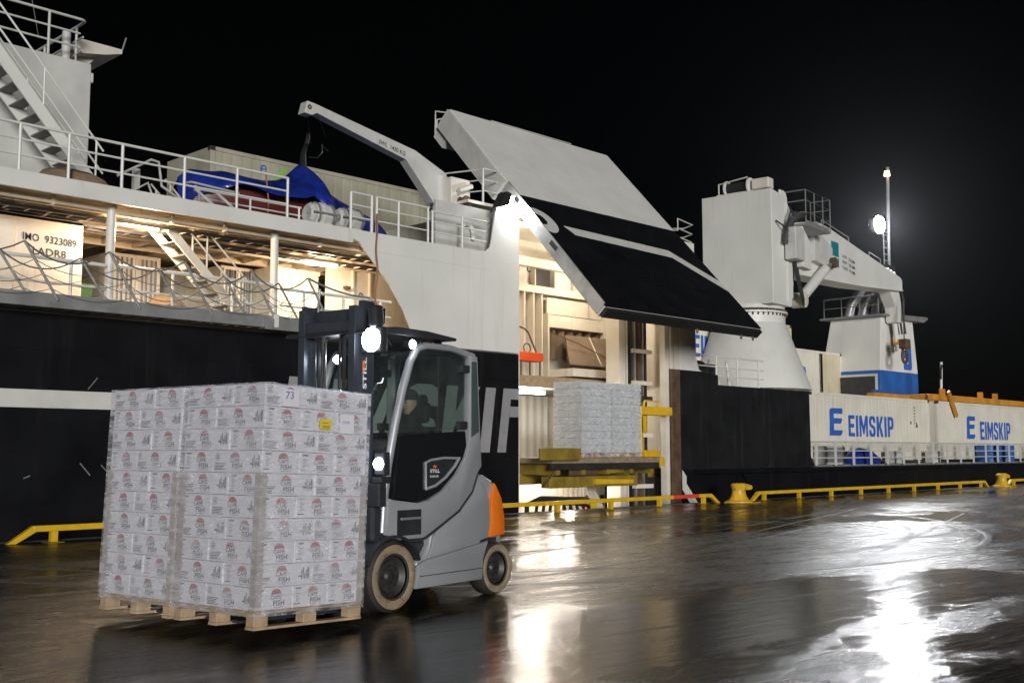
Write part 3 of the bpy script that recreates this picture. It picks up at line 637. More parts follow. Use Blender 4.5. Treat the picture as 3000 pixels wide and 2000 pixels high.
# tilted flap with crossing straps
fl = sp('hold_flap', MB().add([(25.50, 22.75, 5.06), (27.55, 22.62, 5.06), (27.35, 21.95, 4.08), (24.92, 22.05, 4.10), (25.50, 22.79, 5.03), (27.55, 22.66, 5.03), (27.35, 21.99, 4.05), (24.92, 22.09, 4.07)], [(0, 1, 2, 3), (4, 5, 6, 7), (0, 1, 5, 4), (1, 2, 6, 5), (2, 3, 7, 6), (3, 0, 4, 7)]), 'brownplate', tr)
sp('flap_strap', MB().tube([(24.4, 22.3, 5.02), (25.6, 22.25, 4.75), (26.6, 22.2, 4.45), (27.4, 22.0, 4.15)], 0.014, 6), 'rust', tr)
sp('flap_bar', MB().obox((26.55, 22.68, 5.05), (26.35, 22.0, 4.08), 0.04, 0.02), 'white_in', tr)
sp('deck_edge', MB().box((24.9, 21.9, 3.72), (27.58, 23.19, 3.96)), 'white_in', tr, bevel=0.01)
sp('tween_deck', MB().box((20.46, 21.6, 3.32), (27.595, 27, 3.61)), 'deckgrey', tr)
sp('tween_deck_edge', MB().box((20.46, 21.55, 3.30), (27.595, 21.597, 3.62)), 'wood_dark', tr)
ch = MB()
chain = sp('chain_link', MB().tube([(27.52, 22.3, 5.6), (27.54, 22.3, 4.6), (27.5, 22.3, 4.1)], 0.03, 5), 'rust', tr)
sp('wall_pipe', MB().cyl((27.5, 21.9, 3.62), (27.5, 21.9, 6.27), 0.06, n=10), 'white_in', tr, smooth=True)
sp('wall_pipe', MB().cyl((27.52, 21.6, 3.62), (27.52, 21.6, 6.27), 0.04, n=10), 'steel', tr, smooth=True)
sp('bracket_lamp', MB().lathe([(0.02, 0), (0.09, 0.03), (0.1, 0.1), (0.05, 0.16)], (27.45, 22.4, 5.35), 12), 'steel', tr)
# lower cargo space: corrugated white rear wall, floor, partitions
lw = [(20.47 + k * 0.09, 25.4 if k % 4 in (0, 1) else 25.34) for k in range(79)]
q = MB(); q.add([(x, y, z) for z in (1.0, 3.31) for x, y in lw], [(i, i + 1, i + 80, i + 79) for i in range(78)])
sp('corrugated_wall', q, 'white', tr, fix=False)
sp('lower_deck', MB().box((20.46, 20.6, 0.72), (27.595, 27, 0.98)), 'yellow_dirty', tr)
sp('lower_deck_lip', MB().box((20.46, 20.5, 0.98), (25.2, 20.59, 1.22)), 'white_in', tr)
sp('deck_bearer', MB().box((20.46, 20.30, 0.62), (25.3, 20.58, 0.92)), 'yellow_dirty', tr)
sp('lower_wall', MB().box((20.46, 23.0, -1.2), (27.595, 23.1, 0.715)), 'white_in', tr)
sp('lower_floor', MB().box((20.46, 20.0, -1.3), (27.595, 27, -1.2)), 'deckgrey', tr)
sp('diagonal_strut', MB().obox((24.25, 20.9, 0.7), (25.6, 20.9, -1.2), 0.10, 0.28), 'white_in', tr)
sp('red_post', MB().box((25.0, 21.5, -1.2), (25.3, 21.6, -0.1)), 'red', tr)
for k in range(5): sp('lower_rib', MB().box((25.5 + k * 0.22, 22.9, -1.2), (25.55 + k * 0.22, 22.998, 0.7)), 'white_in', tr)
sp('valve_panel', MB().box((26.4, 22.8, -0.4), (27.58, 22.88, 0.4)), 'white_in', tr)
for k in range(3): sp('valve_knob', MB().box((26.5 + k * 0.33, 22.74, 0.0), (26.62 + k * 0.33, 22.8, 0.12)), 'red' if k == 1 else 'steel', tr)
# hydraulic hoses and frame under the platform
for k in range(6):
    x = 22.4 + k * 0.28
    sp('hydraulic_hose', MB().tube([(x, 21.2, -0.9), (x + 0.05, 21.1, 0.0), (x + 0.35, 21.05, 0.14 - 0.03 * k), (x + 1.0, 21.0, 0.12 - 0.05 * k), (x + 1.25, 21.0, -0.6)], 0.05, 8), 'hose', tr, smooth=True)
sp('hose_frame', MB().tube([(21.9, 21.0, -1.1), (21.95, 21.0, 0.05), (22.5, 21.0, 0.2), (24.9, 21.0, 0.12), (25.0, 21.0, -0.4)], 0.07, 8), 'steel', tr, smooth=True)
sp('notice_plate', MB().box((24.15, 20.6, -0.3), (24.42, 20.62, 0.1)), 'stickyel', tr)

# ---- aft jamb of the opening: lift columns, rails, fender post
jb = sp('jamb_column', MB().box((25.35, 20.5, -1.2), (25.55, 21.0, 6.3)), 'white_in')
for x in (25.62, 25.75): sp('column_rib', MB().box((x, 20.55, -1.2), (x + 0.06, 20.95, 6.3)), 'white_in', jb)
sp('slot_back', MB().box((25.9, 20.95, -1.2), (26.9, 21.0, 6.3)), 'deckgrey', jb)
for x, r_, m_ in ((26.0, 0.05, 'steel'), (26.16, 0.03, 'brightsteel'), (26.38, 0.06, 'rust'), (26.55, 0.03, 'brightsteel'), (26.68, 0.04, 'steel')):
    sp('guide_rail', MB().box((x - r_, 20.55, -1.2), (x + r_, 20.7, 6.2)), m_, jb)
for z in (0.4, 1.9, 3.0, 3.45, 4.4): sp('guide_bracket', MB().box((25.95, 20.4, z), (26.8, 20.54, z + 0.12)), 'white_in' if z != 3.0 else 'steel', jb)
sp('jamb_strip', MB().box((26.72, 19.86, -1.2), (26.90, 20.06, 6.5)), 'white_in', jb)
fp = sp('fender_post', MB().box((26.94, 19.80, -1.5), (27.40, 20.2, 3.93)), 'rust', jb, bevel=0.03)
sp('fender_post', MB().box((26.94, 19.81, 3.932), (27.40, 20.2, 6.6)), 'white_rust', jb, bevel=0.02)
sp('white_shell_plate', MB().prism([(27.402, 3.935), (27.402, 7.9), (28.22, 7.9), (28.22, 4.35), (28.27, 4.12), (28.4, 3.98), (28.55, 3.935)], 'y', HY, HY + 0.15), 'white', bevel=0.01)
bul = sp('bulwark', MB().prism([(27.41, 0.96), (27.41, 3.93), (28.55, 3.93), (29.40, 3.87), (29.40, 3.56), (35.0, 3.56), (35.02, 1.3), (35.08, 1.08), (35.25, 0.98), (35.5, 0.96)], 'y', HY, HY + 0.15), 'navy', bevel=0.012)
sp('white_diagonal', MB().prism([(27.42, 0.93), (27.62, 0.74), (27.62, 0.52), (28.42, -0.3), (28.0, -0.3), (27.42, 0.35)], 'y', HY - 0.012, HY + 0.02), 'stripe', bul)
for k in range(4): sp('plate_seam', MB().box((28.9 + k * 1.55, HY - 0.006, 1.0), (28.93 + k * 1.55, HY + 0.01, 3.5)), 'navy', bul)
# after hull
ah = sp('after_hull', MB().box((27.41, HY + 0.004, -3.2), (95, 33, 0.94)), 'black')
sp('rubbing_strake', MB().tube([(28.0, HY - 0.01, 0.86), (95, HY - 0.01, 0.84)], 0.09, 8), 'black', ah, smooth=True)
sp('hull_stiffener', MB().obox((30.6, HY - 0.02, 0.8), (32.2, HY - 0.02, -0.9), 0.03, 0.10, (0, 1, 0)), 'black', ah)
for k in range(3): sp('plate_seam', MB().box((36, HY - 0.01, 0.45 - k * 0.5), (95, HY + 0.02, 0.47 - k * 0.5)), 'black', ah)
sp('after_deck', MB().box((28.0, HY + 0.2, 0.942), (95, 33, 1.0)), 'deckgrey')
sp('mooring_deck', MB().box((27.8, HY + 0.16, 3.40), (34.9, 27, 3.52)), 'deckgrey')
sp('crane_seat', MB().box((33.2, 20.5, 1.0), (34.9, 25.4, 3.39)), 'grey_white')
# railings aft
railing(ship, (28.45, 20.15, 3.53), (32.6, 20.15, 3.53), 0.98, (0.0, 0.33, 0.62, 0.93), (0.36, 0.66), 0.03, 0.03, 'white')
for k in range(4):
    x = 29.6 + k * 0.5; sp('slanted_post', MB().obox((x, 20.5, 3.53), (x + (0.12 if k % 2 else -0.12), 20.7, 4.45), 0.07, 0.04), 'white_in')
railing(ship, (35.12, HY + 0.1, 0.98), (72, HY + 0.1, 0.98), 0.84, [k / 27.0 + 0.012 for k in range(27)], (0.32, 0.62), 0.03, 0.03, 'grey_white', flat=0.17)
# handrails over the after edge of the door
for k, z in enumerate((8.72, 8.42, 8.15)):
    sp('stepped_handrail', MB().tube([(28.0, 20.25, z), (28.85 - 0.03 * k, 20.3, z - 0.07), (28.8 - 0.03 * k, 20.6, z - 0.15), (28.0 + 0.12 * k, 20.6, z - 0.27)], 0.022, 6), 'grey_white', smooth=True)
sp('stepped_handrail', MB().tube([(27.4, 20.4, 8.28), (28.0, 20.25, 8.35), (28.0, 20.25, 8.72)], 0.022, 6), 'grey_white', smooth=True)
sp('trunk_roof', MB().box((20.46, 20.22, 7.962), (27.2, 23.4, 8.0)), 'grey_white')
# lookout platform railing by the davit
pr = sp('lookout_platform', MB().box((19.2, 20.45, 7.86), (20.9, 22.0, 7.94)), 'white_in')
railing(pr, (19.78, 20.5, 7.94), (20.86, 20.5, 7.94), 0.92, (0.0, 0.98), (0.36, 0.68), 0.024, 0.03, 'grey_white', 'platform_railing')
railing(pr, (19.78, 20.55, 7.94), (19.3, 21.9, 7.94), 0.9, (0.95,), (0.36, 0.68), 0.022, 0.025, 'grey_white', 'platform_railing')

# hose vent and gooseneck on the upper deck
sp('gooseneck_vent', MB().tube([(18.75, 20.25, 6.47), (18.75, 20.25, 7.0)] + arc((18.97, 7.0), 0.22, 180, 0, 8, lambda a, b: (a, 20.25, b)) + [(19.19, 20.25, 6.85)], 0.055, 8), 'white', smooth=True)
# funnel block
fn = sp('funnel', MB().prism([(49.0, 3.5), (53.0, 3.5), (53.0, 5.26), (49.0, 5.26)], 'y', 24.0, 27.0), 'bluewall', bevel=0.02)
fw = MB(); a_ = [(49.0, 24.0), (53.0, 24.0), (53.0, 27.0), (49.0, 27.0)]; b_ = [(49.25, 24.0), (52.6, 24.0), (52.6, 26.6), (49.25, 26.6)]
fw.add([(x, y, 5.262) for x, y in a_] + [(x, y, 7.8) for x, y in b_], [(0, 1, 2, 3), (4, 5, 6, 7), (0, 1, 5, 4), (1, 2, 6, 5), (2, 3, 7, 6), (3, 0, 4, 7)])
sp('funnel_casing', fw, 'white', fn, bevel=0.03)
sp('dark_louvre', MB().box((48.96, 24.25, 3.6), (48.998, 26.6, 4.98)), 'steel', fn)
sp('louvre_frame', MB().box((48.93, 24.12, 3.5), (48.958, 24.24, 5.1)), 'stripe', fn)
sp('louvre_frame', MB().box((48.93, 24.242, 4.99), (48.958, 26.7, 5.1)), 'stripe', fn)
sp('funnel_cap', MB().prism([(48.9, 7.802), (53.2, 7.802), (53.7, 8.0), (53.6, 8.1), (48.9, 7.9)], 'y', 23.7, 27.0), 'deckgrey', fn)
sp('emblem', MB().prism([(51.45, 5.4), (52.2, 5.4), (52.3, 5.55), (52.25, 6.75), (51.45, 6.75), (51.45, 6.5), (51.95, 6.5), (51.95, 6.2), (51.45, 6.2), (51.45, 5.95), (51.95, 5.95), (51.95, 5.7), (51.45, 5.7)], 'y', 23.97, 24.03), 'blue', fn)
railing(fn, (49.0, 26.8, 7.9), (49.0, 24.0, 7.9), 0.9, (0.0, 0.33, 0.66, 1.0), (0.5,), 0.03, 0.03, 'deckgrey', 'funnel_railing')
for k in range(3): sp('exhaust_pipe', MB().tube([(50.2, 26.2 - k * 0.75, 7.9), (50.2, 26.0 - k * 0.75, 8.6), (50.6, 25.5 - k * 0.75, 9.5)], 0.23, 12), 'brightsteel', fn, smooth=True)
mk = sp('black_mast', MB().prism([(50.6, 7.9), (52.6, 7.9), (52.2, 10.6), (51.2, 10.6)], 'y', 24.6, 25.2), 'steel', fn)
for k in range(8): sp('mast_rung', MB().box((51.2, 24.56, 8.1 + k * 0.3), (51.8, 24.598, 8.14 + k * 0.3)), 'brightsteel', fn)
# ================================================================ things on and around the ship
# ---- stowed gangway along the side
gw = thing('gangway', 'grey aluminium gangway stowed along the ship side with sagging rope handrails', 'gangway', (9, 19.45, 3.95))
MB().box((3.0, 19.22, 3.99), (13.3, 19.27, 4.24)).build('side_plate', 'galv', gw, 0.006)
MB().box((3.0, 19.70, 3.99), (13.3, 19.74, 4.24)).build('side_plate', 'galv', gw, 0.006)
for k in range(36):
    x = 3.1 + k * 0.285
    MB().box((x, 19.271, 3.985), (x + 0.12, 19.699, 4.0)).build('tread_bar', 'galv', gw)
MB().box((12.6, 19.15, 4.0), (12.7, 19.218, 4.27)).build('end_bracket', 'white', gw)
MB().prism([(12.4, 4.18), (13.3, 4.18), (14.1, 4.05), (14.1, 3.95), (12.4, 3.95)], 'y', 19.16, 19.21).build('end_plate', 'galv', gw)
def stanchion(x, y, lx=-0.62, h=0.98):
    bar('stanchion', [(x, y, 4.12), (x + lx, y, 4.12 + h)], 0.024, 'galv', gw, 6)
    return Vector((x + lx, y, 4.12 + h))
def sag(a, b, d, n=8): return [a + (b - a) * (i / n) + Vector((0, 0, -d * 4 * (i / n) * (1 - i / n))) for i in range(n + 1)]
ROPES = {0: ((1.0, 0.30, 0.016), (0.7, 0.26, 0.008), (0.45, 0.22, 0.008), (0.2, 0.14, 0.007)), 1: ((1.0, 0.28, 0.015), (0.66, 0.24, 0.007), (0.35, 0.18, 0.007))}
near = [stanchion(x, 19.20) for x in (6.65, 8.18, 9.71, 11.21, 12.68, 14.05)]
far = [stanchion(x, 19.76, h=0.9) for x in (6.3, 7.95, 9.42, 10.95, 12.4, 13.7)]
for ri, row in enumerate((near, far)):
    for a, b in zip(row, row[1:]):
        for q, sg, rr_ in ROPES[ri]:
            f_ = lambda p: p + (Vector((0.62, 0, -0.98)) * (1 - q))
            bar('rope', sag(f_(a), f_(b), sg * random.uniform(0.75, 1.2)), rr_, 'rope', gw, 6)
bar('rope', sag(near[-1], Vector((15.3, 19.5, 4.9)), 0.08), 0.022, 'galv', gw, 6)
bar('stanchion', [(15.3, 19.5, 4.9), (15.55, 19.5, 4.2)], 0.03, 'galv', gw, 6)
bar('stanchion', [(13.95, 19.5, 4.95), (13.9, 19.5, 4.2)], 0.03, 'galv', gw, 6)

# ---- deck tube lamps
def tube_lamp(x0, x1, y, z, m, col, power, label, down=True, n='tube_lamp', target=None):
    t_ = thing(n, label, 'lamp', ((x0 + x1) / 2, y, z - 0.06), group='fluorescent deck lamps')
    MB().box((x0, y - 0.06, z + 0.035), (x1, y + 0.06, z + 0.075)).build('housing', 'white_in', t_, 0.01)
    MB().tube([(x0 + 0.02, y, z), (x1 - 0.02, y, z)], 0.05, 10).build('tube', m, t_, smooth=True)
    for q in (0.25, 0.75): lamp(t_, 'POINT', (x0 + (x1 - x0) * q, y, z - 0.13), power, col, size=0.06)
    return t_
W1 = (1.0, 0.72, 0.46); W2 = (1.0, 0.84, 0.64); W3 = (1.0, 0.90, 0.78)
tube_lamp(10.05, 10.85, 20.75, 6.00, 'lamp_warm', W1, 140, 'glowing tube lamp under the deck beside the white pillar')
tube_lamp(15.0, 15.95, 21.6, 5.93, 'lamp_warm', W1, 105, 'glowing tube lamp under the deck before the cream container')
tube_lamp(24.9, 26.0, 21.2, 6.75, 'lamp_white', W2, 105, 'glowing tube lamp high in the open side port')
tube_lamp(23.0, 24.4, 22.6, 3.22, 'lamp_white', W3, 120, 'glowing tube lamp under the upper floor of the side port')
tube_lamp(23.7, 24.9, 21.8, 0.60, 'lamp_white', W3, 60, 'glowing tube lamp low under the lift platform')
tube_lamp(21.6, 22.9, 21.2, 7.8, 'lamp_white', W2, 70, 'glowing tube lamp at the head of the side port')
# floodlight on the shell plate
fl_ = thing('floodlight', 'black floodlight on the bulwark shining down the white plate beside the door', 'floodlight', (19.6, 19.75, 7.6))
MB().prism([(19.38, 7.62), (19.70, 7.70), (19.80, 8.02), (19.62, 8.05)], 'y', 19.45, 19.78).build('housing', 'hose', fl_, 0.02)
MB().add([(19.80, 19.48, 7.66), (19.80, 19.75, 7.66), (19.93, 19.75, 7.98), (19.93, 19.48, 7.98)], [(0, 1, 2, 3)]).build('lens', 'lamp_flood', fl_, fix=False)
bar('cable', [(19.5, 19.75, 7.65), (19.35, 19.8, 7.4), (19.45, 19.82, 7.3), (19.3, 19.84, 7.2)], 0.012, 'hose', fl_, 6)
lamp(fl_, 'SPOT', (19.98, 19.55, 7.85), 45, (0.95, 1.0, 0.93), target=(20.9, 19.75, 4.0), size=0.12, angle=125, blend=0.5)

# ---- containers and other boxes under the upper deck
def plain_container(name, x0, x1, y0, y1, z0, z1, m, label, bars='y', group=None, cat='container'):
    """container seen as an end with locking bars or as a ribbed side"""
    t_ = thing(name, label, cat, ((x0 + x1) / 2, (y0 + y1) / 2, z0), group)
    MB().box((x0, y0 + 0.05, z0), (x1, y1, z1)).build('body', m, t_, 0.02)
    if bars == 'doors':
        n = max(2, int((x1 - x0) / 1.15))
        for k in range(n):
            a = x0 + 0.05 + (x1 - x0 - 0.1) * k / n; b = x0 + 0.05 + (x1 - x0 - 0.1) * (k + 1) / n
            d_ = MB().box((a + 0.01, y0, z0 + 0.06), (b - 0.01, y0 + 0.049, z1 - 0.06)).build('door', m, t_, 0.008)
            for q in (0.25, 0.42, 0.62, 0.8): bar('locking_bar', [(a + (b - a) * q, y0 - 0.03, z0 + 0.1), (a + (b - a) * q, y0 - 0.03, z1 - 0.1)], 0.022, 'steel' if q in (0.42, 0.8) else 'deckgrey', d_, 6)
    else:
        n = int((x1 - x0) / 0.28)
        for k in range(n):
            a = x0 + 0.06 + k * 0.28
            MB().box((a, y0 + 0.02, z0 + 0.12), (a + 0.16, y0 + 0.049, z1 - 0.1)).build('side_rib', m, t_)
        MB().box((x0, y0, z1 - 0.1), (x1, y0 + 0.05, z1)).build('top_rail', m, t_); MB().box((x0, y0, z0), (x1, y0 + 0.05, z0 + 0.12)).build('bottom_rail', m, t_)
    return t_
plain_container('container', 11.35, 12.65, 24.0, 27, 4.24, 6.02, 'white_in', 'white container under the deck left of the inner stair, with dark locking bars', 'doors')
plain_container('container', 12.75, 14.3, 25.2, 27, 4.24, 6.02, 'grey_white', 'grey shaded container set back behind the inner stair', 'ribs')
plain_container('container', 14.0, 14.9, 23.6, 26, 4.24, 5.98, 'white_in', 'white container between the inner stair and the cream container', 'doors')
plain_container('container', 14.95, 16.38, 22.9, 25, 4.55, 5.98, 'cont', 'cream container glowing under the tube lamp near the shell plate', 'ribs')
MB().box((14.9, 22.7, 4.24), (16.3, 24.0, 4.52)).build('blue_pallet_box', 'bluewall', None, 0.02)
tag(bpy.data.objects['blue_pallet_box'], 'low blue box under the cream container', 'box')
hp = MB(); hp.grid(10, 10, lambda u, v: (10.9 + u * 1.5, 21.4 + v * 1.0, 4.24 + 0.62 * math.sin(math.pi * min(max(u * 1.3 - 0.15, 0), 1)) ** 0.6 * math.sin(math.pi * v) ** 0.5 + 0.03 * noise.noise((u * 5, v * 5, 0))))
tag(hp.build('canvas_heap', 'canvas', None, smooth=True), 'brown canvas covered heap on the deck behind the rope handrails', 'canvas cover')
gb = thing('wheeled_bin', 'green wheeled bin in the dark gap beside the number wall', 'bin', (10.3, 23.4, 4.24))
MB().prism([(9.98, 4.3), (10.52, 4.3), (10.6, 5.0), (9.9, 5.0)], 'y', 23.1, 23.7).build('body', 'greenbin', gb, 0.03)
MB().box((9.87, 23.05, 5.0), (10.63, 23.75, 5.08)).build('lid', 'greenbin', gb, 0.02)
hp = MB(); hp.grid(10, 8, lambda u, v: (8.15 + u * 1.35, 20.0 + v * 0.7, 6.47 + 0.33 * (math.sin(math.pi * u) ** 0.35) * (math.sin(math.pi * v) ** 0.4) + 0.03 * noise.noise((u * 6, v * 5, 2))))
tag(hp.build('canvas_bundle', 'canvas', None, smooth=True), 'brown canvas bundle on the deck edge under the tower stair', 'canvas cover')

mw_ = thing('mooring_winch', 'dark mooring winch behind the small railing next to the crane pedestal', 'winch', (29.6, 20.9, 3.53))
MB().lathe([(0.02, 0), (0.42, 0), (0.42, 0.06), (0.22, 0.07), (0.22, 0.75), (0.42, 0.76), (0.42, 0.82), (0.02, 0.82)], (29.0, 20.85, 4.0), 20, 'x').build('drum', 'steel', mw_, smooth=True)
MB().box((29.9, 20.55, 3.53), (30.45, 21.15, 4.3)).build('gear_case', 'steel', mw_, 0.04)
MB().box((28.85, 20.45, 3.53), (30.5, 21.25, 3.62)).build('bed', 'deckgrey', mw_, 0.02)
for x in (28.9, 29.86): MB().prism([(20.55, 3.62), (21.15, 3.62), (20.95, 4.15), (20.75, 4.15)], 'x', x, x + 0.06).build('bearing', 'deckgrey', mw_)

# ---- rescue boat under a blue tarpaulin
rb = thing('rescue_boat', 'dark red rescue boat on the upper deck, mostly hidden by its blue cover', 'boat', (15.2, 22.8, 6.47))
def boat(u, v):
    x = 12.5 + u * 5.5; wd = 0.96 * max(0.02, (1 - abs(2 * u - 0.9) ** 3.2)) ** 0.6; a = math.pi * v
    return (x, 22.8 - wd * math.cos(a), 7.46 - 0.95 * math.sin(a) ** 0.7 * (0.75 + 0.25 * wd))
MB().grid(20, 12, boat).build('hull', 'redhull', rb, smooth=True)
for x in (13.6, 16.6): MB().prism([(22.1, 6.47), (23.5, 6.47), (23.3, 6.85), (22.3, 6.85)], 'x', x, x + 0.12).build('cradle', 'white_in', rb)
ZT = [(12.3, 7.7), (12.6, 7.92), (13.4, 8.02), (14.6, 8.0), (15.3, 8.22), (15.65, 8.62), (15.78, 8.62), (16.1, 8.2), (16.7, 7.95), (17.4, 7.72), (18.1, 7.25), (18.3, 6.95)]
def zt(x):
    for (a, b), (c, d) in zip(ZT, ZT[1:]):
        if x <= c: return b + (d - b) * (x - a) / (c - a)
    return ZT[-1][1]
def tarp(u, v):
    x = 12.32 + u * 5.95; t_ = 2 * v - 1; top = zt(x); e = 0.62 + 0.2 * math.sin(x * 2.1)
    wd = 1.2 * (1 - abs(2 * u - 1) ** 6) + 0.14
    fold = 0.07 * noise.noise((x * 2.2, t_ * 2.0, 1.0)) + 0.05 * abs(noise.noise((x * 5.5 + 2 * t_, t_ * 1.2, 4.0))) + 0.03 * math.sin(x * 7 + 5 * t_)
    low = (7.42 - 0.3 * max(0, 1 - (x - 12.3) / 0.9) if x < 15.2 else 7.42 - 0.62 * min(1, (x - 15.2) / 0.9)) + 0.07 * math.sin(x * 2.9 + 1)
    z = top - (top - low) * min(1, abs(t_) ** (0.9 + 0.3 * e))
    return (x + 0.04 * noise.noise((x * 3, t_ * 3, 5)), 22.8 + wd * math.sin(t_ * math.pi / 2) + fold, z + fold * 0.7)
MB().grid(70, 26, tarp).build('boat_cover', 'tarp', rb, smooth=True)["label"] = 'creased blue tarpaulin'
for x in (13.9, 16.95): bar('lashing', [(x, 21.62, 7.9 if x < 15 else 7.6), (x + 0.03, 21.52, 7.2), (x + 0.05, 21.6, 6.6)], 0.02, 'ropebrown', rb, 6)
# ---- life raft canisters
for k, (x, lb) in enumerate(((14.55, 'white life raft canister nearest the rescue boat hull, left of its twin'), (15.38, 'white life raft canister right of its twin under the davit'))):
    lr = thing('life_raft', lb, 'life raft', (x + 0.35, 20.9, 6.47), 'life raft canisters')
    MB().lathe([(0.02, 0.02), (0.19, 0.0), (0.26, 0.07), (0.255, 0.14), (0.275, 0.17), (0.275, 0.30), (0.30, 0.32), (0.30, 0.40), (0.275, 0.42), (0.275, 0.55), (0.255, 0.58), (0.26, 0.65), (0.19, 0.72), (0.02, 0.70)], (x, 20.9, 6.92), 11, 'x').build('canister', 'grey_white', lr)
    MB().box((x - 0.02, 20.585, 6.90), (x + 0.74, 20.60, 6.94)).build('seam_band', 'deckgrey', lr)
    for q in (0.16, 0.56): MB().lathe([(0.285, 0), (0.30, 0.01), (0.30, 0.05), (0.285, 0.06)], (x + q, 20.9, 6.92), 14, 'x').build('strap', 'deckgrey', lr)
    MB().prism([(20.65, 6.467), (21.15, 6.467), (21.1, 6.72), (20.7, 6.72)], 'x', x + 0.12, x + 0.6).build('cradle', 'white_in', lr)
# ---- stores davit
dv = thing('davit_crane', 'white stores davit with a long sloping jib on the upper deck', 'crane', (18.95, 21.3, 6.47))
MB().cyl((18.95, 21.3, 6.47), (18.95, 21.3, 7.85), 0.17, n=16).build('pedestal', 'white', dv, smooth=True)
MB().cyl((18.95, 21.3, 7.85), (18.95, 21.3, 8.62), 0.23, n=20).build('post', 'grey_white', dv, smooth=True)
MB().prism([(14.62, 9.36), (14.70, 9.66), (14.92, 9.64), (18.02, 9.12), (19.10, 8.70), (19.10, 8.62), (18.80, 7.9), (18.66, 7.86), (17.72, 8.82), (14.98, 9.42), (14.84, 9.34)], 'y', 21.16, 21.44).build('jib', 'grey_white', dv, 0.015)
MB().text("SWL  1430 KG", (16.82, 21.15, 9.06), (1, 0, -0.19), (0.19, 0, 1), 0.11, 0.86, 0.01).build('jib_lettering', 'letter', dv, fix=False)["kind"] = "stuff"
MB().lathe([(0.02, 0), (0.06, 0), (0.06, 0.3), (0.02, 0.3)], (14.76, 21.15, 9.52), 10, 'y').build('jib_pin', 'rust', dv)
MB().box((19.02, 20.9, 7.72), (19.7, 21.5, 8.58)).build('winch_box', 'white_in', dv, 0.02)
MB().lathe([(0.02, 0), (0.13, 0), (0.14, 0.05), (0.09, 0.07), (0.09, 0.22), (0.14, 0.24), (0.02, 0.25)], (19.35, 20.64, 7.95), 14, 'y').build('winch_drum', 'rust', dv, smooth=True)
MB().cyl((19.15, 20.75, 8.2), (19.6, 20.75, 8.38), 0.07, n=10).build('winch_motor', 'white_in', dv, smooth=True)
bar('wire', [(15.1, 21.3, 9.4), (15.55, 21.6, 9.05)], 0.006, 'hose', dv, 5)
bar('wire', [(14.8, 21.3, 9.35), (15.55, 22.2, 9.0)], 0.005, 'hose', dv, 5)
bar('sling', [(15.55, 22.4, 9.05), (15.6, 22.6, 8.85), (15.7, 22.75, 8.6)], 0.05, 'hose', dv, 6, 0.09)
bar('sling', [(15.7, 22.5, 8.75), (15.95, 22.5, 8.78), (16.1, 22.5, 8.95), (16.08, 22.5, 9.15), (16.2, 22.5, 9.05), (16.28, 22.5, 9.02)], 0.014, 'hose', dv, 6)
MB().obox((15.5, 22.3, 9.0), (15.56, 22.35, 9.3), 0.08, 0.06).build('hook_block', 'hose', dv)

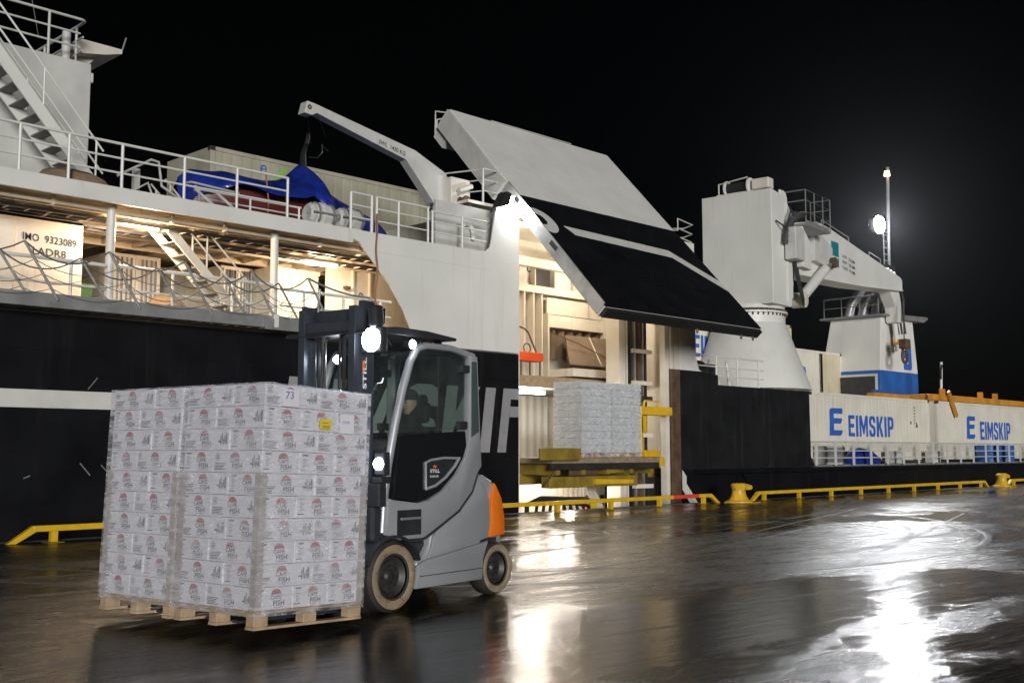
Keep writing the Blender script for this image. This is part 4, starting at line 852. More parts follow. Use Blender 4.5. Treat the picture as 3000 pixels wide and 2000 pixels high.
# ---- shipping containers
def emblem(mb, o, w_, h_):
    X = lambda a, b: (o[0] + a * w_, o[1], o[2] + b * h_)
    for poly in ([(0.16, 1.0), (1.0, 1.0), (1.0, 0.80), (0.34, 0.80), (0.34, 0.64), (0.95, 0.64), (0.95, 0.56), (0.85, 0.44), (0.34, 0.44), (0.34, 0.2), (0.98, 0.2), (0.95, 0.08), (0.80, 0.0), (0.0, 0.0), (0.03, 0.45), (0.03, 0.85), (0.07, 0.95)],):
        mb.add([X(a, b) for a, b in poly], [tuple(range(len(poly)))])
    return mb
def container(x0, y0, z0, ln, h, label, m='cont', text=None, emb=None, group='containers stowed aft', wd=2.44, xr=None, mr='contrust', word="EIMSKIP"):
    t_ = thing('shipping_container', label, 'container', (x0 + ln / 2, y0 + wd / 2, z0), group)
    MB().box((x0 + 0.06, y0 + 0.07, z0 + 0.1), (x0 + ln - 0.06, y0 + wd - 0.05, z0 + h - 0.05)).build('body', m, t_)
    n = int((ln - 0.3) / 0.3); pts = []
    for k in range(n):
        a = x0 + 0.15 + k * (ln - 0.3) / n; s_ = (ln - 0.3) / n
        pts += [(a, y0 + 0.03), (a + s_ * 0.62, y0 + 0.03), (a + s_ * 0.72, y0 + 0.036), (a + s_ * 0.9, y0 + 0.036)]
    pts.append((x0 + ln - 0.15, y0 + 0.03)); k = len(pts)
    def wall(ps, mm):
        k = len(ps); MB().add([(x, y, z) for z in (z0 + 0.14, z0 + h - 0.1) for x, y in ps], [(i, i + 1, i + k + 1, i + k) for i in range(k - 1)]).build('side_wall', mm, t_, fix=False)
    if xr: wall([p for p in pts if p[0] <= xr + 0.01], m); wall([p for p in pts if p[0] >= xr - 0.35], mr)
    else: wall(pts, m)
    MB().box((x0 + 0.14, y0 + 0.005, z0 + h - 0.11), (x0 + ln - 0.14, y0 + 0.069, z0 + h)).build('top_rail', m, t_, 0.008)
    MB().box((x0 + 0.14, y0 + 0.005, z0 + 0.02), (x0 + ln - 0.14, y0 + 0.069, z0 + 0.15)).build('bottom_rail', m, t_, 0.008)
    for xx in (x0, x0 + ln - 0.14):
        MB().box((xx, y0, z0), (xx + 0.14, y0 + 0.14, z0 + h)).build('corner_post', m, t_, 0.008)
        for zz in (z0 + 0.001, z0 + h - 0.119): MB().box((xx - 0.006, y0 - 0.006, zz), (xx + 0.146, y0 + 0.146, zz + 0.12)).build('corner_casting', 'steel', t_, 0.008)
    MB().box((x0 + 0.01, y0 + 0.141, z0 + 0.05), (x0 + 0.059, y0 + wd - 0.1, z0 + h - 0.02)).build('end_wall', m, t_)
    if text:
        block_letters(MB(), word, text[0], text[1], lambda x, v: (x, y0 + 0.022, text[2] + v * text[3])).build('lettering', 'blue', t_, fix=False)["kind"] = "stuff"
    if emb: emblem(MB(), (emb[0], y0 + 0.022, emb[1]), emb[2], emb[3]).build('emblem', 'blue', t_, fix=False)
    return t_
c1 = container(37.15, 21.0, 1.10, 10.22, 2.60, 'white refrigerated container behind the after railing, just right of the black bulwark', text=(40.1, 43.95, 2.06, 0.83), emb=(38.6, 2.08, 1.05, 1.05))
c2 = container(48.2, 21.0, 1.10, 12.22, 2.60, 'white refrigerated container farthest right, under the orange lifting frame', text=(52.9, 56.6, 2.02, 0.85), emb=(51.35, 2.05, 0.97, 1.05))
for k in range(6): MB().box((45.9, 21.018, 3.3 - k * 0.13), (46.0, 21.03, 3.37 - k * 0.13)).build('small_marking', 'deckgrey', c1)
MB().prism([(46.0, 2.5), (46.25, 2.5), (46.125, 2.72)], 'y', 21.016, 21.03).build('small_marking', 'yellow_dirty', c1)
MB().box((45.5, 21.018, 2.62), (45.62, 21.03, 2.75)).build('small_marking', 'yellow_dirty', c1)
for x in (47.55, 47.9): MB().box((x, 21.3, 1.0), (x + 0.06, 21.36, 3.7)).build('end_ladder_bar', 'galv', c1)
c3 = container(36.9, 26.0, 3.72, 12.2, 2.42, 'rust streaked white container behind the crane pedestal', m='cont', text=(42.0, 45.75, 4.55, 0.80), xr=47.3, group='containers stowed aft')
container(34.9, 26.1, 6.16, 9.8, 1.0, 'yellowed container top rising behind the crane pedestal', m='contrust', group='containers stowed aft')
container(31.2, 24.0, 3.72, 6.06, 2.59, 'white container behind the after side-port edge, crossed by the mooring deck railing', text=(34.1, 37.2, 5.0, 0.82), group='containers stowed aft')
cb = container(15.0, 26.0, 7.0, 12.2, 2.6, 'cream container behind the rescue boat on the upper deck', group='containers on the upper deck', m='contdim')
MB().text("e", (16.55, 26.02, 9.12), (1, 0, 0), (0, 0, 1), 0.26, 0.22, 0.0).build('logo_letter', 'blue', cb, fix=False)
MB().add([(16.95, 26.02, 9.0), (17.1, 26.02, 9.0), (17.5, 26.02, 9.4), (17.3, 26.02, 9.4)], [(0, 1, 2, 3)]).build('logo_slash', 'green', cb, fix=False)
# ---- orange lifting frame on the containers
of = thing('lifting_frame', 'orange steel lifting frame lying on top of the far right container', 'lifting frame', (54.5, 22, 3.72))
MB().box((48.0, 21.05, 3.73), (61.5, 21.35, 4.0)).build('beam', 'amber', of, 0.02)
MB().box((48.0, 23.1, 3.73), (61.5, 23.4, 4.0)).build('beam', 'amber', of, 0.02)
MB().box((48.1, 21.36, 3.75), (48.4, 23.09, 4.02)).build('cross_bar', 'amber', of, 0.02)
MB().box((48.5, 20.95, 3.73), (49.0, 21.04, 4.25)).build('corner_guide', 'amber', of, 0.02)
MB().obox((49.2, 20.9, 4.15), (50.0, 20.9, 3.05), 0.1, 0.18).build('flipper', 'amber', of)
for x in (53.4, 55.2): MB().box((x, 21.1, 4.0), (x + 0.2, 21.3, 4.28)).build('lug', 'amber', of)
MB().box((44.6, 22.1, 3.73), (47.9, 22.5, 3.98)).build('cross_bar', 'amber', of, 0.02)
for k in range(7): MB().box((44.8 + k * 0.3, 22.2, 3.981), (45.0 + k * 0.3, 22.4, 4.12)).build('chain_heap', 'bluewall', of, 0.03)
ps = thing('flag_staff', 'short white flag staff rising from the orange lifting frame', 'flag staff', (50.6, 21.8, 4.0))
bar('pole', [(50.5, 21.8, 4.0), (50.65, 21.8, 5.6)], 0.06, 'white', ps, 8)
bar('furled_flag', [(50.5, 21.78, 4.8), (50.45, 21.75, 5.2), (50.58, 21.75, 5.45)], 0.05, 'hose', ps, 6)
# ---- things on the after deck
dc = thing('deck_cabinet', 'grey double-door cabinet behind the after railing', 'cabinet', (38.0, 20.75, 1.0))
MB().box((37.3, 20.5, 1.0), (38.75, 20.98, 1.68)).build('body', 'grey_white', dc, 0.02)
for x in (37.34, 38.05): MB().box((x, 20.46, 1.06), (x + 0.66, 20.499, 1.63)).build('door', 'galv', dc, 0.01)
def heap(u, v): return (39.1 + u * 2.3, 20.25 + v * 0.7, 1.0 + 0.62 * (math.sin(math.pi * u) ** 0.4) * (math.sin(math.pi * v) ** 0.45) + 0.08 * noise.noise((u * 6, v * 4, 3)))
tag(MB().grid(24, 12, heap).build('covered_winch', 'tarp', None, smooth=True), 'rounded bundle under a dark blue tarpaulin on the after deck', 'tarpaulin')
for k, (x, lb) in enumerate(((42.6, 'small white deck box left of its twin behind the after railing'), (46.3, 'small white deck box right of its twin behind the after railing'))):
    tag(boxp('deck_box', (x, 20.4, 1.0), (x + 0.7, 20.8, 1.5), 'grey_white', None, 0.03), lb, 'box')
for k, (x, lb) in enumerate(((52.4, 'blue drum by the after railing, left of the other drum'), (54.0, 'blue drum by the after railing, right of the other drum'))):
    tag(MB().lathe([(0.02, 0), (0.55, 0), (0.55, 0.3), (0.57, 0.33), (0.55, 0.36), (0.55, 0.75), (0.02, 0.76)], (x, 20.5, 1.0), 16).build('drum', 'bluewall', None, smooth=True), lb, 'drum')

# ---- light mast with its floodlight
lm = thing('light_mast', 'slim mast aft carrying a blazing floodlight and a small amber lamp', 'light mast', (56.6, 27, 7.9))
bar('pole', [(56.4, 27, 7.9), (56.75, 27, 16.9)], 0.09, 'galv', lm, 8)
for k in range(9): MB().box((56.0, 26.95, 10.6 + k * 0.35), (56.4, 27.05, 10.65 + k * 0.35)).build('rung', 'galv', lm)
bar('ladder_rail', [(56.0, 27, 10.2), (56.0, 27, 13.6)], 0.03, 'galv', lm, 6)
bar('arm', [(56.5, 27, 13.2), (55.0, 26.9, 13.35)], 0.05, 'galv', lm, 6)
MB().box((54.55, 26.75, 13.05), (55.3, 27.1, 13.75)).build('lamp_housing', 'hose', lm, 0.05)
MB().lathe([(0.0, 0.0), (0.42, 0.02), (0.46, 0.08), (0.46, 0.2)], (54.85, 26.52, 13.4), 24, 'y').build('lens', 'lamp_flood', lm, smooth=True)
lamp(lm, 'SPOT', (54.75, 26.3, 13.35), 9000, (0.95, 0.97, 1.0), target=(3, -2, 0), size=0.45, angle=150, blend=0.3)
MB().lathe([(0.0, 0.3), (0.13, 0.26), (0.16, 0.0), (0.0, 0.0)], (56.45, 26.9, 16.35), 12).build('amber_lamp', 'lamp_small', lm, smooth=True)
# ---- deck crane (local frame: x along the boom, y across, turned 6 degrees)
CO = (35.1, 21.2, 0.0)
dk = thing('deck_crane', 'large white deck crane on a flared pedestal with its boom lowered aft', 'crane', CO, world=False, rot=(0, 0, R(6)))
pc = (0.95, 1.45)
MB().lathe([(0.0, 3.72), (2.24, 3.73), (1.36, 6.18), (1.33, 6.2), (1.33, 6.55), (0, 6.55)], (pc[0], pc[1], 0), 40).build('pedestal', 'white', dk, smooth=True)
MB().lathe([(0.5, 6.552), (1.42, 6.552), (1.42, 6.62), (0.5, 6.62)], (pc[0], pc[1], 0), 40).build('slewing_ring', 'white', dk)
for k in range(44):
    a = 2 * math.pi * k / 44; x, y = pc[0] + 1.37 * math.cos(a), pc[1] + 1.37 * math.sin(a)
    MB().cyl((x, y, 6.46), (x, y, 6.70), 0.028, n=6).build('ring_bolt', 'rust', dk)
MB().lathe([(0.5, 6.72), (1.30, 6.72), (1.34, 6.86), (0.5, 6.9)], (pc[0], pc[1], 0), 32).build('turntable', 'white', dk)
h_ = MB().prism([(0.0, 6.84), (0.0, 11.08), (1.15, 10.98), (1.85, 10.3), (1.9, 8.2), (1.55, 6.84)], 'y', 0.0, 2.85).build('house', 'white', dk, 0.02)
MB().prism([(1.2, 7.0), (1.2, 10.75), (1.5, 10.4), (1.62, 8.4), (1.62, 7.2)], 'y', -0.05, -0.004).build('side_plate', 'white', h_, 0.008)
MB().box((0.95, -0.5, 8.55), (1.75, -0.055, 9.75)).build('control_box', 'grey_white', dk, 0.03)
MB().prism([(1.76, 8.35), (1.76, 9.9), (2.5, 9.3), (2.5, 8.3)], 'y', -0.42, -0.1).build('side_fairing', 'white', dk, 0.02)
# boom
bm_ = MB().prism([(1.55, 8.35), (1.55, 10.1), (5.2, 10.72), (6.4, 10.66), (14.7, 9.62), (14.95, 9.5), (14.95, 9.0), (9.6, 8.62), (3.2, 8.32)], 'y', 0.45, 1.35).build('boom', 'white', dk, 0.02)
MB().prism([(3.0, 8.3), (9.6, 8.6), (14.9, 8.98), (14.9, 9.03), (9.6, 8.67), (3.0, 8.37)], 'y', 0.40, 1.40).build('boom_flange', 'white', bm_)
MB().prism([(4.3, 9.0), (4.3, 10.35), (6.1, 9.75), (6.1, 8.85)], 'y', 0.2, 0.447).build('boom_box', 'grey_white', bm_, 0.02)
MB().box((6.55, 0.434, 9.55), (7.3, 0.447, 10.15)).build('badge', 'teal', bm_)
MB().prism([(6.55, 9.2), (7.3, 9.1), (7.3, 9.53), (7.1, 9.4), (6.95, 9.52), (6.75, 9.38), (6.55, 9.5)], 'y', 0.434, 0.447).build('badge', 'teal', bm_)
for i, tx in enumerate(("5.0T  32.0M", "8.0T  25.0M", "12.0T 15.0M")):
    MB().text(tx, (7.7, 0.44, 9.62 - i * 0.24), (1, 0, -0.1), (0, 0, 1), 0.13, 1.35, 0.01).build('load_table', 'letter', bm_, fix=False)["kind"] = "stuff"
MB().prism([(13.6, 9.0), (14.95, 9.0), (15.3, 8.1), (15.25, 7.5), (14.7, 7.5), (14.5, 8.2)], 'y', 0.62, 1.18).build('knuckle', 'white', dk, 0.02)
for k in range(4): bar('boom_hose', [(14.9, 0.55 + k * 0.16, 9.2), (15.2, 0.5 + k * 0.16, 8.6), (15.1, 0.5 + k * 0.16, 7.6), (15.3, 0.5 + k * 0.16, 7.0)], 0.05, 'hose', dk, 6)
bar('jib_leg', [(15.0, 0.9, 7.6), (15.3, 0.9, 6.2)], 0.12, 'white', dk, 8)
MB().box((15.1, 0.75, 6.5), (15.45, 1.05, 6.75)).build('jib_stop', 'amber', dk, 0.03)
# luffing cylinder
bar('luffing_cylinder', [(2.5, 0.05, 7.25), (5.2, 0.18, 8.75)], 0.2, 'white', dk, 14)
bar('luffing_rod', [(5.1, 0.18, 8.7), (6.1, 0.2, 9.2)], 0.1, 'brightsteel', dk, 12)
MB().lathe([(0.02, 0), (0.3, 0), (0.3, 0.5), (0.02, 0.5)], (2.45, -0.15, 7.2), 16, 'y').build('cylinder_pin', 'white_rust', dk, smooth=True)
MB().lathe([(0.02, 0), (0.22, 0), (0.22, 0.4), (0.02, 0.4)], (5.9, 0.0, 9.1), 16, 'y').build('cylinder_pin', 'rust', dk, smooth=True)
# hoses down the side of the house
random.seed(11)
for k in range(7):
    o = k * 0.08
    bar('hydraulic_hose', [(1.35 + o, -0.12, 10.6 - o), (1.0 + o, -0.3 - o, 10.3), (0.85 + o, -0.25, 9.95), (0.7 + o * 0.6, -0.18, 9.6 - o), (0.62 + o, -0.15, 9.1)], 0.028, 'hose', dk, 6)
for k in range(5):
    o = k * 0.07
    bar('hydraulic_hose', [(1.55 + o, -0.12, 8.55), (1.6 + o, -0.2, 7.9), (1.75 + o, -0.28, 7.3 - o * 0.4), (2.1 + o * 0.4, -0.2, 7.02 - o * 0.3), (2.4, -0.1, 7.25)], 0.03, 'hose', dk, 6)
bar('hydraulic_hose', [(0.25, -0.05, 9.9), (0.5, -0.2, 9.75), (0.9, -0.2, 9.6), (1.1, -0.15, 9.75)], 0.03, 'hose', dk, 6)
# winches on top
for x, y in ((0.55, 2.0), (0.55, 1.05)):
    MB().lathe([(0.02, 0), (0.33, 0), (0.33, 0.06), (0.2, 0.07), (0.2, 0.02)], (x, y, 11.4), 20, 'y').build('winch_flange', 'white', dk, smooth=True)
MB().lathe([(0.02, 0), (0.22, 0), (0.22, 0.9), (0.02, 0.9)], (0.55, 1.12, 11.4), 16, 'y').build('winch_drum', 'hose', dk, smooth=True)
MB().box((0.35, 0.25, 11.22), (0.8, 0.95, 11.62)).build('winch_motor', 'white_in', dk, 0.05)
MB().box((0.35, 0.9, 11.07), (0.75, 2.4, 11.2)).build('winch_base', 'white_in', dk)
MB().lathe([(0.02, 0), (0.36, 0), (0.36, 0.07), (0.12, 0.08), (0.12, 0.3), (0.02, 0.3)], (1.35, 0.15, 10.9), 20, 'y').build('sheave', 'white', dk, smooth=True)
bar('winch_guard', [(0.35, 2.3, 11.2), (0.35, 2.3, 11.6), (0.35, 1.1, 11.72)], 0.03, 'white_in', dk, 6)
MB().cyl((0.95, 0.1, 10.95), (0.95, 0.1, 11.2), 0.05, n=8).build('vent', 'white', dk)
# operator platform
pf = MB().box((1.9, -0.5, 9.95), (4.2, 0.3, 10.03)).build('operator_platform', 'galv', dk)
for z in (0.45, 0.9, 1.3):
    bar('platform_rail', [(1.9, 0.3, 10.0 + z), (1.9, -0.5, 10.0 + z), (4.2, -0.5, 10.0 + z), (4.2, 0.3, 10.0 + z)], 0.025, 'deckgrey', pf, 6)
for x, y in ((1.9, -0.5), (2.7, -0.5), (3.5, -0.5), (4.2, -0.5), (4.2, 0.3), (1.9, 0.3)):
    bar('platform_post', [(x, y, 10.0), (x, y, 11.3)], 0.025, 'deckgrey', pf, 6)
MB().box((2.0, -0.49, 10.031), (4.1, -0.46, 10.15)).build('toe_board', 'galv', pf)
bar('boom_handrail', [(6.6, 0.9, 10.6), (6.7, 0.9, 11.1), (9.6, 0.9, 10.8), (9.7, 0.9, 10.2)], 0.025, 'galv', dk, 6)
bar('boom_handrail', [(12.0, 0.9, 9.9), (12.0, 0.9, 10.5), (13.4, 0.9, 10.35), (13.4, 0.9, 9.7)], 0.025, 'galv', dk, 6)
for x in (13.9, 14.3, 14.7): MB().lathe([(0.02, 0), (0.16, 0), (0.16, 0.1), (0.02, 0.1)], (x, 0.7, 9.82 - (x - 13.9) * 0.12), 12, 'y').build('boom_sheave', 'white', dk)
# hanging hook block
hb = thing('crane_hook', 'rusty crane hook block hanging in front of the funnel', 'crane hook', (49.2, 22.9, 5.3))
bar('wire', [(49.25, 22.9, 6.6), (49.25, 22.9, 8.4)], 0.03, 'rust', hb, 6)
MB().box((49.05, 22.7, 6.2), (49.5, 23.1, 6.65)).build('sheave_block', 'rust', hb, 0.05)
bar('shackle', [(49.25 + 0.26 * math.sin(R(a)), 22.9, 5.85 - 0.3 * math.cos(R(a))) for a in range(-150, 155, 20)], 0.07, 'rust', hb, 8)
bar('shackle', [(49.25, 22.9 + 0.1 * math.sin(R(a)), 6.2 - 0.15 * math.cos(R(a))) for a in range(0, 375, 30)], 0.06, 'rust', hb, 6)

# ---- pallet lift in the side port
pl = thing('pallet_lift', 'grimy yellow pallet lift platform reaching out of the side port', 'pallet lift', (22.9, 19.8, 0.8))
MB().box((20.75, 18.95, 1.18), (25.2, 20.9, 1.32)).build('platform', 'wood_dark', pl, 0.01)
MB().box((20.7, 18.93, 1.02), (25.15, 19.02, 1.178)).build('edge_beam', 'steel', pl, 0.01)
for x in (21.0, 22.0, 23.0, 24.0, 24.9): MB().box((x, 19.05, 0.88), (x + 0.14, 20.8, 1.16)).build('bearer', 'yellow_dirty', pl, 0.01)
MB().box((21.6, 19.12, 0.86), (22.7, 19.2, 1.10)).build('drive_box', 'rust', pl, 0.02)
MB().box((23.15, 19.1, 0.9), (23.8, 19.2, 1.05)).build('drive_box', 'yellow_dirty', pl, 0.02)
MB().box((20.9, 19.2, 0.55), (24.5, 19.5, 0.84)).build('scissor_beam', 'yellow_dirty', pl, 0.02)
MB().prism([(22.6, 0.62), (24.2, 0.62), (24.2, 0.72), (22.6, 0.76)], 'y', 19.1, 19.19).build('guide_shoe', 'yellow', pl)
yp = MB().box((20.1, 18.75, 1.26), (21.62, 18.84, 1.57)).build('end_flap', 'yellow_dirty', pl, 0.03)
MB().box((24.55, 18.95, 1.321), (25.25, 19.9, 1.52)).build('corner_stop', 'yellow', pl, 0.04)
MB().box((25.05, 19.5, 1.321), (25.18, 19.75, 2.75)).build('mast_post', 'yellow', pl, 0.02)
MB().box((25.05, 19.45, 2.52), (26.5, 19.8, 2.76)).build('mast_head', 'yellow', pl, 0.02)
MB().box((25.1, 19.5, 2.0), (25.35, 19.78, 2.5)).build('mast_gusset', 'yellow', pl, 0.02)
bar('head_rail', [(25.2, 19.5, 2.76), (25.25, 19.5, 2.92), (25.9, 19.5, 2.92), (25.95, 19.5, 2.76)], 0.03, 'yellow', pl, 6)
MB().lathe([(0.02, 0), (0.14, 0), (0.15, 0.06), (0.06, 0.12), (0.02, 0.12)], (25.35, 19.2, 1.2), 14, 'y').build('roller', 'steel', pl, smooth=True)
MB().box((25.2, 19.0, 1.08), (25.5, 19.3, 1.32)).build('roller_bracket', 'yellow', pl, 0.02)
for x in (20.9, 22.2): MB().tube([(x + 0.2, 19.0, 1.2), (x - 0.1, 19.3, 0.6)], 0.02, 6).build('hanging_wire', 'rust', pl)
# orange tool tray inside the port
ot = thing('tool_tray', 'orange tray on a stand inside the side port at the left edge', 'tray', (22.9, 21.95, 3.62))
MB().box((22.4, 21.7, 4.05), (23.38, 22.2, 4.30)).build('tray', 'redorange', ot, 0.02)
for x, y in ((22.5, 21.75), (23.28, 21.75), (23.28, 22.15)): bar('leg', [(x, y, 3.62), (x, y, 4.05)], 0.025, 'rust', ot, 6)
bar('crank', [(22.5, 21.9, 5.05), (22.8, 21.9, 4.98), (22.95, 21.9, 4.88), (23.3, 21.9, 4.3)], 0.025, 'rust', ot, 6)
bar('hand_wheel', [(22.85 + 0.14 * math.cos(R(a)), 21.85, 4.42 + 0.14 * math.sin(R(a))) for a in range(0, 375, 30)], 0.02, 'rust', ot, 6)

# ---- two wrapped loads waiting on the lift
def grey_load(x0, side, lab):
    pt = thing('pallet', f'wooden pallet under the {side} grey wrapped load on the lift', 'pallet', (x0 + 0.6, 19.5, 1.33), 'pallets on the lift')
    for i, y in enumerate((19.02, 19.46, 19.9)):
        MB().box((x0, y, 1.325), (x0 + 1.22, y + 0.1, 1.345)).build('bottom_board', 'wood_dark', pt)
        for j in range(3):
            x = x0 + 0.005 + j * 0.56
            MB().box((x, y + 0.002, 1.346), (x + 0.1, y + 0.098, 1.43)).build('block', ('red' if (j == 1 and x0 < 23) else 'yellow' if j == 1 else 'wood'), pt)
    MB().box((x0, 19.02, 1.431), (x0 + 1.22, 20.0, 1.455)).build('deck', 'wood_dark', pt)
    random.seed(int(x0 * 7)); nl = 10; hh = 1.86 / nl
    for k in range(nl):
        xs = (0, 0.6, 1.21) if k % 2 else (0, 0.4, 0.8, 1.21)
        ys = (0, 0.5, 1.0)
        for i in range(len(xs) - 1):
            for j in range(2):
                if j == 1 and i > 0 and k < nl - 1: continue
                q = random.uniform(-0.009, 0.009)
                b = MB().box((x0 + xs[i] + 0.005, 19.02 + ys[j] * 0.98 + q, 1.458 + k * hh), (x0 + xs[i + 1] - 0.005, 19.02 + ys[j + 1] * 0.98 - 0.004 + q, 1.458 + (k + 1) * hh - 0.003)).build('grey_carton', 'greyload', None, 0.012)
                lay = ('lowest', 'second lowest', 'third', 'fourth', 'fifth', 'sixth', 'seventh', 'eighth', 'ninth', 'top')[k]
                pos = ('left', 'right') if len(xs) == 3 else ('left', 'middle', 'right')
                tag(b, f'grey printed carton, {lay} layer of the {side} lift stack, {pos[i]} {"at the rear" if j else "at the front"}', 'carton', f'cartons of the {side} load on the lift')
    def wr(u, v):
        P_ = [(x0 - 0.012, 20.02), (x0 - 0.012, 18.998), (x0 + 1.225, 18.998), (x0 + 1.225, 20.02), (x0 - 0.012, 20.02)]
        t_ = u * 4; i = min(3, int(t_)); f_ = t_ - i
        return (P_[i][0] + (P_[i + 1][0] - P_[i][0]) * f_, P_[i][1] + (P_[i + 1][1] - P_[i][1]) * f_, 1.34 + v * 1.985)
    tag(MB().grid(40, 20, wr).build('stretch_film', 'film_dull', None, fix=False), f'clear stretch film around the {side} load on the lift', 'film', 'stretch film on the lift loads')
grey_load(21.96, 'left', 0); grey_load(23.22, 'right', 0)

# ---- quay furniture
def kerb_rail(x0, x1, label, red=None, ramp=(True, True)):
    t_ = thing('kerb_rail', label, 'kerb rail', ((x0 + x1) / 2, 18.4, 0), 'yellow kerb rails along the quay edge')
    a = x0 + (0.42 if ramp[0] else 0); b = x1 - (0.42 if ramp[1] else 0)
    segs = [(a, b, 'yellow')] if not red else [(a, red[0], 'yellow'), (red[0], red[1], 'red'), (red[1], b, 'yellow')]
    for p, q, m_ in segs: MB().box((p, 18.34, 0.185), (q, 18.46, 0.285)).build('rail', m_, t_, 0.012)
    if ramp[0]: MB().prism([(x0, 0.005), (x0 + 0.15, 0.005), (a + 0.05, 0.186), (a, 0.284)], 'y', 18.342, 18.458).build('end_ramp', 'yellow', t_, 0.01)
    if ramp[1]: MB().prism([(x1, 0.005), (x1 - 0.15, 0.005), (b - 0.05, 0.186), (b, 0.284)], 'y', 18.342, 18.458).build('end_ramp', 'yellow', t_, 0.01)
    n = max(2, int((b - a) / 2.1)); 
    for k in range(n + 1):
        x = a + 0.35 + (b - a - 0.7) * k / n
        MB().box((x - 0.055, 18.35, 0.012), (x + 0.055, 18.45, 0.184)).build('post', 'yellow', t_)
        MB().box((x - 0.14, 18.28, 0.001), (x + 0.14, 18.52, 0.011)).build('foot_plate', 'yellow_dirty', t_)
kerb_rail(7.15, 27.25, 'long yellow kerb rail on the quay edge passing behind the forklift, with a red patch', red=(25.0, 26.2))
kerb_rail(28.9, 46.9, 'yellow kerb rail on the quay edge between the two bollards')
kerb_rail(48.9, 66, 'far yellow kerb rail beyond the second bollard at the right edge')
kerb_rail(-16, 4.9, 'yellow kerb rail on the quay edge left of the pallet loads')
def bollard(x, label):
    t_ = thing('bollard', label, 'bollard', (x, 18.15, 0), 'mooring bollards')
    MB().lathe([(0, 0.0), (0.40, 0.0), (0.40, 0.05), (0.30, 0.08), (0.22, 0.2), (0.19, 0.36), (0.22, 0.44), (0.24, 0.5), (0.18, 0.56), (0.0, 0.57)], (x, 18.15, 0), 24).build('body', 'bollard', t_, smooth=True)
    MB().prism([(x - 0.05, 0.36), (x + 0.46, 0.36), (x + 0.52, 0.42), (x + 0.48, 0.50), (x + 0.1, 0.565), (x - 0.1, 0.55)], 'y', 17.98, 18.32).build('horn', 'bollard', t_, 0.04)
    MB().box((x - 0.5, 17.72, 0.001), (x + 0.5, 18.33, 0.02)).build('base_plate', 'bollard', t_, 0.005)
bollard(27.9, 'yellow horned bollard between the kerb rails, right of the side port')
bollard(47.7, 'far yellow bollard near the right edge of the picture')
# ================================================================ forklift (local: x forward, y to its left, origin on the ground under the front axle)
TH = R(188.0)
FOc = Vector((6.73, 8.15, 0)) - Vector((math.sin(R(8)), -math.cos(R(8)), 0)) * 0.62
fk = thing('forklift', 'silver and charcoal forklift truck with lit work lamps carrying two pallet loads', 'forklift', FOc, world=False, rot=(0, 0, TH))
def fp_(name, mb, m, parent=None, **k): return mb.build(name, m, parent or fk, **k)
fp_('chassis', MB().box((-1.75, -0.50, 0.16), (0.30, 0.50, 0.62)), 'charcoal', bevel=0.03)
body = fp_('body', MB().prism([(-0.36, 0.20), (-1.28, 0.20), (-1.30, 0.46), (-1.42, 0.62), (-1.60, 0.68), (-1.70, 0.66), (-1.66, 1.0), (-1.56, 1.19), (-1.42, 1.25), (-1.27, 1.26), (-1.2, 1.1), (-0.95, 0.88), (-0.66, 0.745), (-0.58, 0.68), (-0.55, 0.58), (-0.48, 0.49), (-0.36, 0.44)], 'y', -0.57, 0.57), 'silver', bevel=0.035, seg=3, smooth=True)
